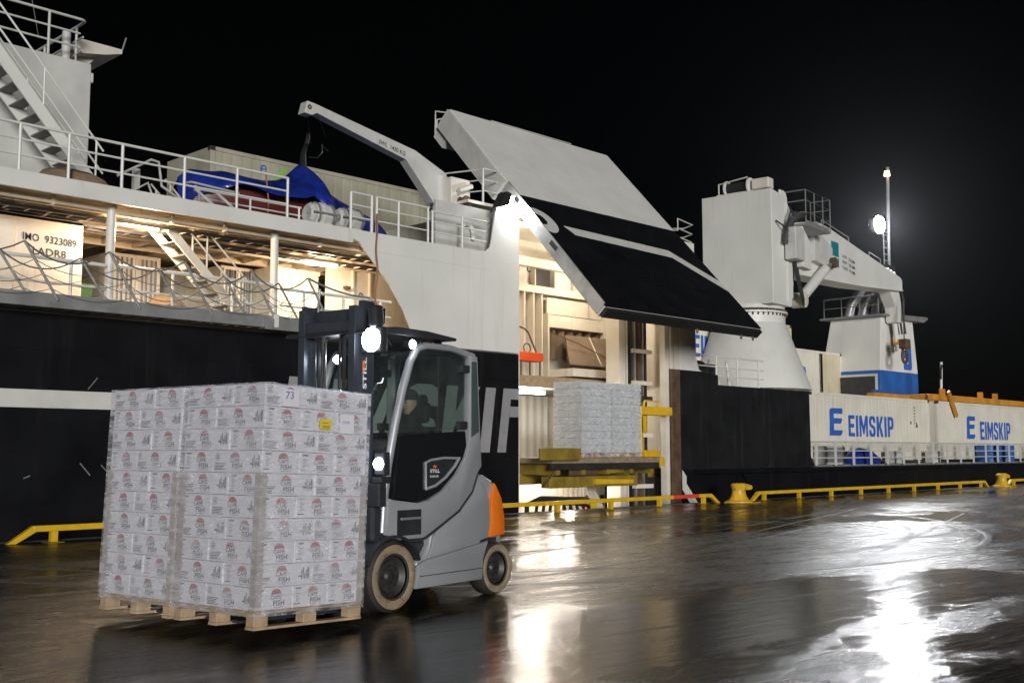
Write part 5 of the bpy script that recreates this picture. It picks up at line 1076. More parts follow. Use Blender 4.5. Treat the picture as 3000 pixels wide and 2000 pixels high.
for sgn in (1, -1):
    y0, y1 = (0.565, 0.615) if sgn > 0 else (-0.615, -0.565)
    sk = fp_('side_skirt', MB().prism([(-0.30, 0.185), (-1.345, 0.185), (-1.36, 0.40), (-1.45, 0.575), (-0.44, 0.445), (-0.34, 0.41)], 'y', y0, y1), 'silver', bevel=0.018, smooth=True)
    yy = 0.6155 if sgn > 0 else -0.6155
    fp_('skirt_groove', MB().box((-1.34, min(yy, yy - 0.004 * sgn), 0.298), (-0.36, max(yy, yy - 0.004 * sgn), 0.306)), 'charcoal', sk)
    fp_('flank_panel', MB().prism([(-0.50, 0.46), (-1.46, 0.60), (-1.50, 0.75), (-1.48, 1.0), (-1.36, 1.18), (-1.28, 1.22), (-1.22, 1.08), (-1.0, 0.895), (-0.66, 0.74), (-0.58, 0.66), (-0.56, 0.56)], 'y', *((0.565, 0.60) if sgn > 0 else (-0.60, -0.565))), 'silver', bevel=0.016, smooth=True)
    # cab side: curved silver frame below and behind the door
    fp_('cab_side', MB().prism([(0.06, 1.06), (0.10, 0.72), (-0.12, 0.66), (-0.45, 0.66), (-0.62, 0.735), (-0.98, 0.90), (-1.20, 1.09), (-1.28, 1.26), (-1.36, 1.34), (-1.34, 1.60), (-1.28, 2.48), (-1.17, 2.48), (-1.15, 1.62), (-1.10, 1.44), (-0.96, 1.27), (-0.72, 1.10), (-0.52, 1.02), (-0.36, 1.0), (-0.02, 1.04)], 'y', *((0.50, 0.59) if sgn > 0 else (-0.59, -0.50))), 'silver', bevel=0.014, smooth=True)
    fp_('body_seam', MB().tube([(-0.46, 0.655 * 1, (0.598 if sgn > 0 else -0.598))[::1] if False else (x, 0.592 * sgn, z) for x, z in ((-0.46, 0.655), (-0.64, 0.735), (-0.98, 0.895), (-1.20, 1.085), (-1.29, 1.27))], 0.012, 6), 'charcoal')
    # A pillar
    fp_('front_pillar', MB().tube([(x, 0.545 * sgn, z) for x, z in ((0.10, 0.74), (0.075, 1.06), (0.03, 1.35), (-0.06, 1.73), (-0.17, 2.1), (-0.27, 2.36), (-0.36, 2.49))], 0.042, 10), 'silver', smooth=True)
    fp_('roof_rail', MB().tube([(x, 0.54 * sgn, z) for x, z in ((-0.34, 2.49), (-0.5, 2.535), (-0.9, 2.54), (-1.26, 2.48))], 0.035, 8), 'silver', smooth=True)
    # door
    dr = fp_('door', MB().prism([(-0.02, 1.06), (-0.10, 1.64), (-0.18, 1.655), (-1.10, 1.70), (-1.12, 1.55), (-1.06, 1.42), (-0.92, 1.26), (-0.70, 1.10), (-0.5, 1.03), (-0.36, 1.01)], 'y', *((0.515, 0.575) if sgn > 0 else (-0.575, -0.515))), 'blackgloss', bevel=0.006)
    fp_('door_window', MB().prism([(-0.115, 1.665), (-0.235, 2.08), (-0.38, 2.44), (-1.14, 2.44), (-1.125, 1.715), (-0.19, 1.675)], 'y', *((0.535, 0.545) if sgn > 0 else (-0.545, -0.535))), 'glass', dr)
    fp_('window_bar', MB().box((-0.72, 0.546 * sgn - 0.006, 1.69), (-0.70, 0.546 * sgn + 0.006, 2.44)), 'charcoal', dr)
    fp_('door_handle', MB().box((-1.13, 0.55 * sgn - 0.02, 1.72), (-0.99, 0.55 * sgn + 0.035, 1.80)), 'charcoal', dr, bevel=0.01)
    fp_('door_hinge', MB().box((-1.17, 0.55 * sgn - 0.02, 2.30), (-1.04, 0.55 * sgn + 0.03, 2.38)), 'charcoal', dr, bevel=0.01)
    fp_('rear_quarter_window', MB().prism([(-1.175, 1.64), (-1.175, 2.42), (-1.255, 2.42), (-1.30, 1.7)], 'y', *((0.591, 0.597) if sgn > 0 else (-0.597, -0.591))), 'glassd')
    # orange counterweight cheek
    fp_('orange_cheek', MB().prism([(-1.565, 1.17), (-1.685, 1.0), (-1.735, 0.8), (-1.74, 0.62), (-1.47, 0.60), (-1.505, 0.78), (-1.505, 0.98)], 'y', *((0.50, 0.608) if sgn > 0 else (-0.608, -0.50))), 'orange', bevel=0.02, smooth=True)
    # step recess
    fp_('step_recess', MB().box((-0.40, 0.592 * sgn - 0.004, 0.70), (-0.06, 0.592 * sgn + 0.004, 0.94)), 'charcoal')
    fp_('step_plate', MB().box((-0.40, min(0.52 * sgn, 0.61 * sgn), 0.845), (-0.10, max(0.52 * sgn, 0.61 * sgn), 0.87)), 'galv', bevel=0.008)
    # model plate
    if sgn > 0:
        mp_ = fp_('model_plate', MB().prism([(-0.475, 1.16), (-0.475, 1.375), (-0.62, 1.41), (-0.90, 1.405), (-0.86, 1.33), (-0.75, 1.245), (-0.60, 1.175)], 'y', 0.578, 0.586), 'charcoal')
        fp_('plate_frame', MB().tube([(x, 0.585, z) for x, z in ((-0.475, 1.13), (-0.47, 1.385), (-0.55, 1.41), (-0.75, 1.43), (-0.98, 1.425))], 0.014, 6), 'silver', mp_, smooth=True)
        fp_('plate_frame', MB().tube([(x, 0.585, z) for x, z in ((-0.475, 1.13), (-0.62, 1.16), (-0.78, 1.24), (-0.92, 1.35), (-0.99, 1.43))], 0.016, 6), 'silver', mp_, smooth=True)
        fp_('model_lettering', MB().text("STILL", (-0.535, 0.588, 1.285), (-1, 0, 0), (0, 0, 1), 0.036, 0.145, 0.03), 'paper', mp_, fix=False)
        fp_('model_lettering', MB().text("RX60-45", (-0.535, 0.588, 1.24), (-1, 0, 0), (0, 0, 1), 0.022, 0.125, 0.02), 'paper', mp_, fix=False)
        fp_('orange_mark', MB().add([(-0.578, 0.588, 1.335), (-0.628, 0.588, 1.335), (-0.633, 0.588, 1.358), (-0.585, 0.588, 1.358)], [(0, 1, 2, 3)]), 'orange', mp_, fix=False)
    # fender over the front wheel
    fp_('front_fender', MB().prism([(x, z) for x, z in [(0.39 * math.cos(R(a)), 0.33 + 0.385 * math.sin(R(a))) for a in range(20, 170, 10)]] + [(x, z) for x, z in [(0.365 * math.cos(R(a)), 0.33 + 0.36 * math.sin(R(a))) for a in range(160, 15, -10)]], 'y', *((0.34, 0.63) if sgn > 0 else (-0.63, -0.34))), 'charcoal', bevel=0.004, smooth=True)
    fp_('front_fairing', MB().box((-0.02, min(0.4 * sgn, 0.56 * sgn), 0.66), (0.24, max(0.4 * sgn, 0.56 * sgn), 0.98)), 'charcoal', bevel=0.03)
# counterweight, bonnet
fp_('counterweight', MB().prism([(-1.40, 0.36), (-1.78, 0.40), (-1.84, 0.7), (-1.78, 1.02), (-1.62, 1.20), (-1.42, 1.262), (-1.25, 1.27)], 'y', -0.50, 0.50), 'silver', bevel=0.05, seg=3, smooth=True)
fp_('rear_wall', MB().prism([(-1.22, 1.2), (-1.30, 1.28), (-1.25, 2.45), (-1.20, 2.45)], 'y', -0.499, 0.499), 'glassd')
fp_('dashboard', MB().prism([(0.08, 0.9), (0.02, 1.5), (-0.12, 1.62), (-0.26, 1.58), (-0.2, 1.3), (-0.2, 0.9)], 'y', -0.48, 0.48), 'charcoal', bevel=0.02)
fp_('cab_floor', MB().box((-1.15, -0.49, 0.62), (0.06, 0.49, 0.68)), 'charcoal')
fp_('windscreen', MB().add([(0.06, 0.49, 1.06), (0.06, -0.49, 1.06), (-0.33, -0.49, 2.46), (-0.33, 0.49, 2.46)], [(0, 1, 2, 3)]), 'glass', fix=False)
fp_('roof_panel', MB().prism([(-0.32, 2.475), (-0.5, 2.515), (-0.9, 2.52), (-1.27, 2.465), (-1.27, 2.44), (-0.32, 2.44)], 'y', -0.53, 0.53), 'glassd')
rg = fp_('roof_guard', MB().prism([(0.34, 2.60), (0.30, 2.645), (-0.05, 2.685), (-0.5, 2.68), (-0.95, 2.645), (-0.95, 2.615), (-0.2, 2.605)], 'y', -0.58, 0.58), 'charcoal', bevel=0.012)
for sgn in (1, -1):
    fp_('guard_bracket', MB().box((-0.45, 0.4 * sgn - 0.02, 2.52), (-0.36, 0.4 * sgn + 0.02, 2.612)), 'charcoal', rg)
    fp_('guard_bracket', MB().box((-0.90, 0.4 * sgn - 0.02, 2.52), (-0.82, 0.4 * sgn + 0.02, 2.612)), 'charcoal', rg)
bc = fp_('beacon', MB().lathe([(0.0, 0.085), (0.05, 0.075), (0.06, 0.02), (0.06, 0.0), (0, 0)], (-0.72, 0.36, 2.525), 14), 'beaconglass', smooth=True)
fp_('beacon_guard', MB().tube([(-0.63, 0.36, 2.52), (-0.63, 0.36, 2.60), (-0.66, 0.36, 2.613), (-0.78, 0.36, 2.613), (-0.81, 0.36, 2.60), (-0.81, 0.36, 2.52)], 0.008, 6), 'galv', bc)
# seat and steering wheel
st = fp_('seat', MB().box((-1.05, -0.26, 1.02), (-0.55, 0.26, 1.14)), 'charcoal', bevel=0.04)
fp_('backrest', MB().prism([(-1.02, 1.1), (-0.92, 1.1), (-1.03, 1.75), (-1.13, 1.75)], 'y', -0.25, 0.25), 'charcoal', st, bevel=0.04)
fp_('headrest', MB().prism([(-1.06, 1.79), (-0.98, 1.79), (-1.02, 2.0), (-1.10, 2.0)], 'y', -0.13, 0.13), 'charcoal', st, bevel=0.03)
fp_('steering_wheel', MB().tube([(-0.38 - 0.05 * math.sin(R(a)), 0.17 * math.cos(R(a)), 1.47 + 0.13 * math.sin(R(a))) for a in range(0, 375, 15)], 0.014, 6), 'charcoal', smooth=True)
fp_('steering_column', MB().tube([(-0.36, 0, 1.46), (-0.15, 0, 1.2)], 0.025, 8), 'charcoal', smooth=True)
# wheels
def wheel(x, y, r, w_, sgn):
    o = y; f_ = y + sgn * w_ / 2
    lo_, hi_ = (y - w_ / 2, y + w_ / 2)
    wh = fp_('wheel', MB().lathe([(0.02, lo_ + 0.04), (r * 0.55, lo_ + 0.03), (r * 0.6, lo_ + 0.05), (r * 0.6, hi_ - 0.05), (r * 0.55, hi_ - 0.03), (r * 0.42, hi_ - 0.07), (0.02, hi_ - 0.07)] if sgn > 0 else [(0.02, hi_ - 0.04), (r * 0.55, hi_ - 0.03), (r * 0.6, hi_ - 0.05), (r * 0.6, lo_ + 0.05), (r * 0.55, lo_ + 0.03), (r * 0.42, lo_ + 0.07), (0.02, lo_ + 0.07)], (x, 0, r), 32, 'y'), 'rim', smooth=True)
    fp_('tyre', MB().lathe([(r * 0.60, lo_ + 0.02), (r * 0.72, lo_), (r * 0.90, lo_ + 0.005), (r * 0.99, lo_ + 0.04), (r, (lo_ + hi_) / 2), (r * 0.99, hi_ - 0.04), (r * 0.90, hi_ - 0.005), (r * 0.72, hi_), (r * 0.60, hi_ - 0.02)], (x, 0, r), 40, 'y'), 'rubber', wh, smooth=True)
    e = 0.003 * sgn
    fp_('side_wall_ring', MB().lathe([(r * 0.66, f_ - 0.012 * sgn + e), (r * 0.72, f_ + e), (r * 0.86, f_ + e), (r * 0.90, f_ - 0.006 * sgn + e)], (x, 0, r), 40, 'y'), 'tan', wh, smooth=True)
    fp_('hub', MB().lathe([(0.02, f_ - 0.035 * sgn), (0.05, f_ - 0.038 * sgn), (0.07, f_ - 0.065 * sgn)], (x, 0, r), 14, 'y'), 'steel', wh, smooth=True)
    for k in range(8):
        a = 2 * math.pi * k / 8; fp_('wheel_nut', MB().cyl((x + r * 0.3 * math.cos(a), f_ - 0.07 * sgn, r + r * 0.3 * math.sin(a)), (x + r * 0.3 * math.cos(a), f_ - 0.05 * sgn, r + r * 0.3 * math.sin(a)), 0.012, n=6), 'steel', wh)
for sgn in (1, -1):
    wheel(0.0, 0.495 * sgn, 0.33, 0.25, sgn); wheel(-1.62, 0.49 * sgn, 0.275, 0.22, sgn)
# mast
for sgn in (1, -1):
    fp_('outer_channel', MB().prism([(0.10, 0.42 * sgn), (0.26, 0.42 * sgn), (0.26, 0.36 * sgn), (0.24, 0.36 * sgn), (0.24, 0.395 * sgn), (0.12, 0.395 * sgn), (0.12, 0.36 * sgn), (0.10, 0.36 * sgn)], 'z', 0.12, 2.92), 'mast', bevel=0.004)
    fp_('inner_channel', MB().prism([(0.16, 0.385 * sgn), (0.33, 0.385 * sgn), (0.33, 0.30 * sgn), (0.31, 0.30 * sgn), (0.31, 0.355 * sgn), (0.18, 0.355 * sgn), (0.18, 0.30 * sgn), (0.16, 0.30 * sgn)], 'z', 0.10, 2.87), 'mast', bevel=0.004)
    fp_('lift_cylinder', MB().cyl((0.09, 0.27 * sgn, 0.15), (0.09, 0.27 * sgn, 1.9), 0.04, n=12), 'mast', smooth=True)
    fp_('lift_rod', MB().cyl((0.09, 0.27 * sgn, 1.9), (0.09, 0.27 * sgn, 2.8), 0.025, n=10), 'brightsteel', smooth=True)
    fp_('lift_chain', MB().obox((0.25, 0.17 * sgn, 0.5), (0.25, 0.17 * sgn, 2.62), 0.035, 0.02, (0, 1, 0)), 'steel')
    fp_('mast_hose', MB().tube([(0.24, 0.10 * sgn, 0.6), (0.25, 0.11 * sgn, 1.6), (0.24, 0.10 * sgn, 2.55), (0.2, 0.08 * sgn, 2.62)], 0.014, 6), 'hose', smooth=True)
for z, x0, x1 in ((2.74, 0.10, 0.22), (2.62, 0.17, 0.30), (1.5, 0.10, 0.14), (0.2, 0.1, 0.2)):
    fp_('cross_member', MB().box((x0, -0.36, z), (x1, 0.36, z + 0.12)), 'mast', bevel=0.01)
fp_('mast_lettering', MB().text("STILL", (0.20, 0.4205, 2.08), (0, 0, 1), (1, 0, 0), 0.05, 0.30, 0.03), 'paper', fix=False)
fp_('mast_orange_mark', MB().add([(0.255, 0.4205, 2.22), (0.255, 0.4205, 2.34), (0.225, 0.4205, 2.36), (0.225, 0.4205, 2.24)], [(0, 1, 2, 3)]), 'orange', fix=False)
# carriage, backrest grille, forks
cg = fp_('carriage', MB().box((0.40, -0.62, 0.12), (0.46, 0.62, 0.24)), 'mast', bevel=0.01)
fp_('carriage_bar', MB().box((0.40, -0.62, 0.50), (0.46, 0.62, 0.60)), 'mast', cg, bevel=0.01)
for y in (-0.6, -0.4, -0.2, 0, 0.2, 0.4, 0.6): fp_('backrest_bar', MB().box((0.41, y - 0.012, 0.60), (0.44, y + 0.012, 1.35)), 'mast', cg)
fp_('backrest_top', MB().box((0.41, -0.62, 1.35), (0.44, 0.62, 1.39)), 'mast', cg)
for y in (0.28, 0.62, -0.37, -0.78):
    fp_('fork', MB().prism([(0.47, 0.10), (0.47, 0.62), (0.51, 0.62), (0.52, 0.15), (1.85, 0.155), (1.86, 0.135), (0.55, 0.095)], 'y', y - 0.05, y + 0.05), 'mast', cg, bevel=0.004)
# mirror
for sgn in (1,):
    mr_ = fp_('mirror', MB().prism([(0.20, 2.66), (0.34, 2.64), (0.36, 2.85), (0.22, 2.86)], 'y', *((0.56, 0.66) if sgn > 0 else (-0.66, -0.56))), 'charcoal', bevel=0.03)
    fp_('mirror_glass', MB().box((0.195, min(.575 * sgn, .645 * sgn), 2.69), (0.199, max(.575 * sgn, .645 * sgn), 2.83)), 'mirror', mr_)
    fp_('mirror_arm', MB().tube([(-0.02, 0.53 * sgn, 2.5), (0.12, 0.57 * sgn, 2.58), (0.24, 0.6 * sgn, 2.68)], 0.012, 6), 'charcoal', mr_)
# lamps: head lamp on the pillar, work lamps under the roof guard
def truck_lamp(name, c, sx, sy, sz, aim, power, ang=110):
    l_ = fp_(name, MB().box((c[0] - sx, c[1] - sy, c[2] - sz), (c[0] - 0.012, c[1] + sy, c[2] + sz)), 'charcoal', bevel=0.015)
    a = Vector(aim).normalized()
    fp_('lens', MB().lathe([(0.0, 0.03), (sy * 0.55, 0.026), (sy * 0.85, 0.0), (sy * 0.88, -0.015)], (c[0], c[1], c[2]), 20, 'x'), 'lamp_cool', l_, smooth=True)
    lamp(l_, 'SPOT', (c[0] + 0.06, c[1], c[2]), power, (0.80, 0.90, 1.0), target=Vector((c[0] + 0.06, c[1], c[2])) + a * 3, size=sy, angle=ang, blend=0.7, world=False)
    return l_
truck_lamp('work_lamp', (0.32, 0.58, 2.53), 0.10, 0.13, 0.12, (1, 0.25, -0.55), 90)
truck_lamp('work_lamp', (0.02, -0.16, 2.40), 0.08, 0.05, 0.05, (1, 0, -0.6), 12)
truck_lamp('head_lamp', (0.22, 0.60, 1.38), 0.10, 0.065, 0.11, (1, 0.0, -0.25), 25)
truck_lamp('head_lamp', (0.22, -0.60, 1.38), 0.10, 0.065, 0.11, (1, 0, -0.25), 15)
l_ = fp_('side_lamp', MB().box((-0.27, 0.575, 2.49), (-0.18, 0.615, 2.56)), 'charcoal', bevel=0.01)
fp_('lens', MB().lathe([(0.0, 0.02), (0.035, 0.016), (0.045, 0.0)], (-0.225, 0.618, 2.525), 16, 'y'), 'lamp_cool', l_, smooth=True)
lamp(l_, 'SPOT', (-0.225, 0.68, 2.52), 4, (0.85, 0.92, 1.0), target=(-0.1, 2.5, 0), size=0.04, angle=120, blend=0.6, world=False)
fp_('lamp_bracket', MB().box((0.05, 0.5, 1.20), (0.2, 0.62, 1.26)), 'charcoal', bevel=0.01)
fp_('battery_panel', MB().box((0.10, 0.43, 0.98), (0.20, 0.60, 1.20)), 'charcoal', bevel=0.01)

# driver: one continuous skinned body, seated, hands on the wheel
def driver():
    V = [(-0.90, 0, 1.22), (-0.92, 0, 1.42), (-0.93, 0, 1.62), (-0.92, 0, 1.74), (-0.90, 0, 1.84), (-0.885, 0, 1.93), (-0.88, 0, 2.03)]
    E_ = [(0, 1), (1, 2), (2, 3), (3, 4), (4, 5), (5, 6)]; Rr = [0.16, 0.15, 0.17, 0.13, 0.055, 0.085, 0.075]
    for s in (1, -1):
        b = len(V)
        V += [(-0.92, 0.19 * s, 1.68), (-0.80, 0.25 * s, 1.46), (-0.58, 0.20 * s, 1.46), (-0.45, 0.155 * s, 1.52)]; Rr += [0.075, 0.055, 0.045, 0.038]
        E_ += [(2, b), (b, b + 1), (b + 1, b + 2), (b + 2, b + 3)]
        b = len(V)
        V += [(-0.84, 0.11 * s, 1.20), (-0.46, 0.15 * s, 1.22), (-0.32, 0.15 * s, 0.80), (-0.20, 0.16 * s, 0.76)]; Rr += [0.10, 0.075, 0.055, 0.05]
        E_ += [(0, b), (b, b + 1), (b + 1, b + 2), (b + 2, b + 3)]
    me = bpy.data.meshes.new('person'); me.from_pydata(V, E_, [])
    ob = bpy.data.objects.new('person', me); COL.objects.link(ob)
    md = ob.modifiers.new('skin', 'SKIN'); 
    for i, sv in enumerate(me.skin_vertices[0].data): sv.radius = (Rr[i], Rr[i]); sv.use_root = (i == 0)
    ob.modifiers.new('sub', 'SUBSURF').levels = 2; ob.modifiers['sub'].render_levels = 2
    me.materials.append(M['cloth'])
    for p in me.polygons: p.use_smooth = True
    # bake the skinned figure and join head and hands into the same mesh
    bpy.context.view_layer.update()
    ev = bpy.data.meshes.new_from_object(ob.evaluated_get(bpy.context.evaluated_depsgraph_get()))
    ob.modifiers.clear(); body_mb = MB()
    body_mb.add([v.co for v in ev.vertices], [tuple(p.vertices) for p in ev.polygons])
    body_mb.mi(1)
    body_mb.lathe([(0.0, -0.12), (0.05, -0.11), (0.07, -0.06), (0.085, 0.0), (0.085, 0.05), (0.06, 0.105), (0.0, 0.125)], (-0.87, 0, 1.99), 16)
    body_mb.add([(-0.79, 0.012, 1.99), (-0.79, -0.012, 1.99), (-0.785, 0.016, 1.96), (-0.785, -0.016, 1.96), (-0.762, 0, 1.965)], [(0, 1, 4), (0, 2, 4), (1, 3, 4), (2, 3, 4)])
    for s in (1, -1):
        body_mb.box((-0.88, 0.082 * s - 0.008, 1.96), (-0.85, 0.082 * s + 0.008, 2.02))
        body_mb.tube([(-0.46, 0.155 * s, 1.52), (-0.41, 0.165 * s, 1.50), (-0.37, 0.17 * s, 1.485)], 0.032, 8, 0.035)
        for k in range(4): body_mb.tube([(-0.375, (0.145 + 0.018 * k) * s, 1.49), (-0.345, (0.147 + 0.018 * k) * s, 1.495), (-0.335, (0.147 + 0.018 * k) * s, 1.47), (-0.35, (0.146 + 0.018 * k) * s, 1.45 + 0.004 * abs(k - 1))], 0.009, 6)
        body_mb.tube([(-0.41, 0.14 * s, 1.49), (-0.385, 0.125 * s, 1.475), (-0.36, 0.13 * s, 1.46)], 0.011, 6)
    body_mb.mi(2)
    for s in (1, -1): body_mb.lathe([(0.0, 0.004), (0.012, 0.0)], (-0.79, 0.03 * s, 2.0), 8, 'x')
    body_mb.box((-0.794, -0.022, 1.925), (-0.788, 0.022, 1.933))
    ob.data = body_mb.mesh('person', ['cloth', 'skin', 'redhull'], smooth=True)
    ob.matrix_world = Matrix.Translation(FOc) @ Matrix.Rotation(TH, 4, 'Z')
    tag(ob, 'person in a dark jacket and cap sitting behind the dark glass of the forklift cab', 'person')
    MB().lathe([(0.097, 0.0), (0.10, 0.05), (0.07, 0.10), (0.0, 0.12)], (-0.875, 0, 2.025), 16).build('cap', 'cloth', ob, smooth=True)
    MB().prism([(-0.80, -0.07), (-0.80, 0.07), (-0.70, 0.045), (-0.70, -0.045)], 'z', 2.025, 2.035).build('cap_peak', 'cloth', ob)
driver()
# ================================================================ the two pallet loads on the forks
TILT = R(-2.2)
ML = Matrix.Translation(FOc) @ Matrix.Rotation(TH, 4, 'Z') @ Matrix.Translation((0.80, 0, 0.075)) @ Matrix.Rotation(TILT, 4, 'Y')
BL, BS, BH = 0.585, 0.390, 0.1775
PW, PD = 0.99, 1.18
cm = MB().box((-BL / 2 + 0.003, -BS / 2 + 0.003, 0.001), (BL / 2 - 0.003, BS / 2 - 0.003, BH - 0.002)).mesh('carton', 'carton', bevel=0.007)
def print_mesh():
    mb = MB()
    def face(o, u, wd, long):
        u = Vector(u); o = Vector(o); v = Vector((0, 0, 1)); P_ = lambda a, b: o + u * a + v * b
        def rect(a, b, c, d): mb.add([P_(a, b), P_(c, b), P_(c, d), P_(a, d)], [(0, 1, 2, 3)])
        def logo(c):
            mb.mi(0)
            # domed shell of curved bands
            for r0, r1 in ((0.052, 0.0375), (0.0345, 0.019), (0.016, 0.0)):
                for a0 in range(0, 180, 36):
                    o_ = 8 if r0 == 0.0345 else 0
                    q = [(c + r * math.cos(R(min(180, a + o_))), 0.119 + r * 0.82 * math.sin(R(min(180, a + o_)))) for r, aa in ((r0, range(a0 + 2, a0 + 35, 8)), (r1, range(a0 + 34, a0 + 1, -8))) for a in aa]
                    mb.add([P_(a, b) for a, b in q], [tuple(range(len(q)))])
            mb.mi(1)
            mb.text("CAPE", P_(c - 0.056, 0.081), u, v, 0.034, 0.114, 0.016)
            mb.text("FISH", P_(c - 0.026, 0.030), u, v, 0.044, 0.114, 0.018)
            rect(c - 0.026, 0.018, c + 0.086, 0.0215)
        if long:
            logo(0.262)
            q = [(0.05 + 0.028 * math.cos(R(a)), 0.128 + 0.030 * math.sin(R(a))) for a in range(0, 360, 20)]; q2 = [(0.05 + 0.0245 * math.cos(R(a)), 0.128 + 0.0265 * math.sin(R(a))) for a in range(0, 360, 20)]
            n = len(q); mb.add([P_(*p) for p in q + q2], [(i, (i + 1) % n, (i + 1) % n + n, i + n) for i in range(n)])
            for k in range(3): rect(0.036, 0.113 + k * 0.011, 0.064, 0.119 + k * 0.011)
            for k in range(5): rect(0.018, 0.020 + k * 0.0125, 0.155 - 0.012 * ((k * 7) % 4), 0.0255 + k * 0.0125)
            for k in range(5): rect(0.472 + k * 0.016, 0.045 + 0.013 * (k % 2), 0.481 + k * 0.016, 0.095 + 0.022 * ((k + 1) % 3))
            rect(0.445, 0.066, 0.47, 0.078); rect(0.548, 0.055, 0.555, 0.135)
        else:
            logo(0.225)
            rect(0.03, 0.156, 0.10, 0.160); rect(0.036, 0.147, 0.094, 0.154); rect(0.02, 0.028, 0.085, 0.035)
            for k in range(7): rect(0.04, 0.05 + k * 0.0125, 0.065 + 0.014 * (k % 3), 0.0535 + k * 0.0125)
    e = 0.0006
    face((-BL / 2, -BS / 2 + 0.002 - e, 0), (1, 0, 0), BL, True); face((BL / 2, BS / 2 - 0.002 + e, 0), (-1, 0, 0), BL, True)
    face((BL / 2 - 0.002 + e, -BS / 2, 0), (0, 1, 0), BS, False); face((-BL / 2 + 0.002 - e, BS / 2, 0), (0, -1, 0), BS, False)
    return mb.mesh('print', ['pink', 'ink'], fix=False)
pm = print_mesh()
pm.materials[0] = M['pink']
ORD = ['top', 'second', 'third', 'fourth', 'fifth', 'sixth', 'seventh', 'eighth', 'ninth', 'lowest']
def put(ob, local, parent=None):
    COL.objects.link(ob); ob.matrix_world = ML @ local
LO = [0, 0]
def carton(cx, cy, z, rot, label, group):
    o = bpy.data.objects.new('carton', cm)
    jit = Matrix.Rotation(R(random.uniform(-0.8, 0.8)), 4, 'Z')
    put(o, Matrix.Translation((cx + LO[0] + random.uniform(-.005, .003), cy + LO[1] + random.uniform(-.005, .003), z)) @ jit @ Matrix.Rotation(R(rot), 4, 'Z'))
    tag(o, label, 'carton', group)
    p = bpy.data.objects.new('print', pm); COL.objects.link(p); p.parent = o; p["kind"] = "stuff"
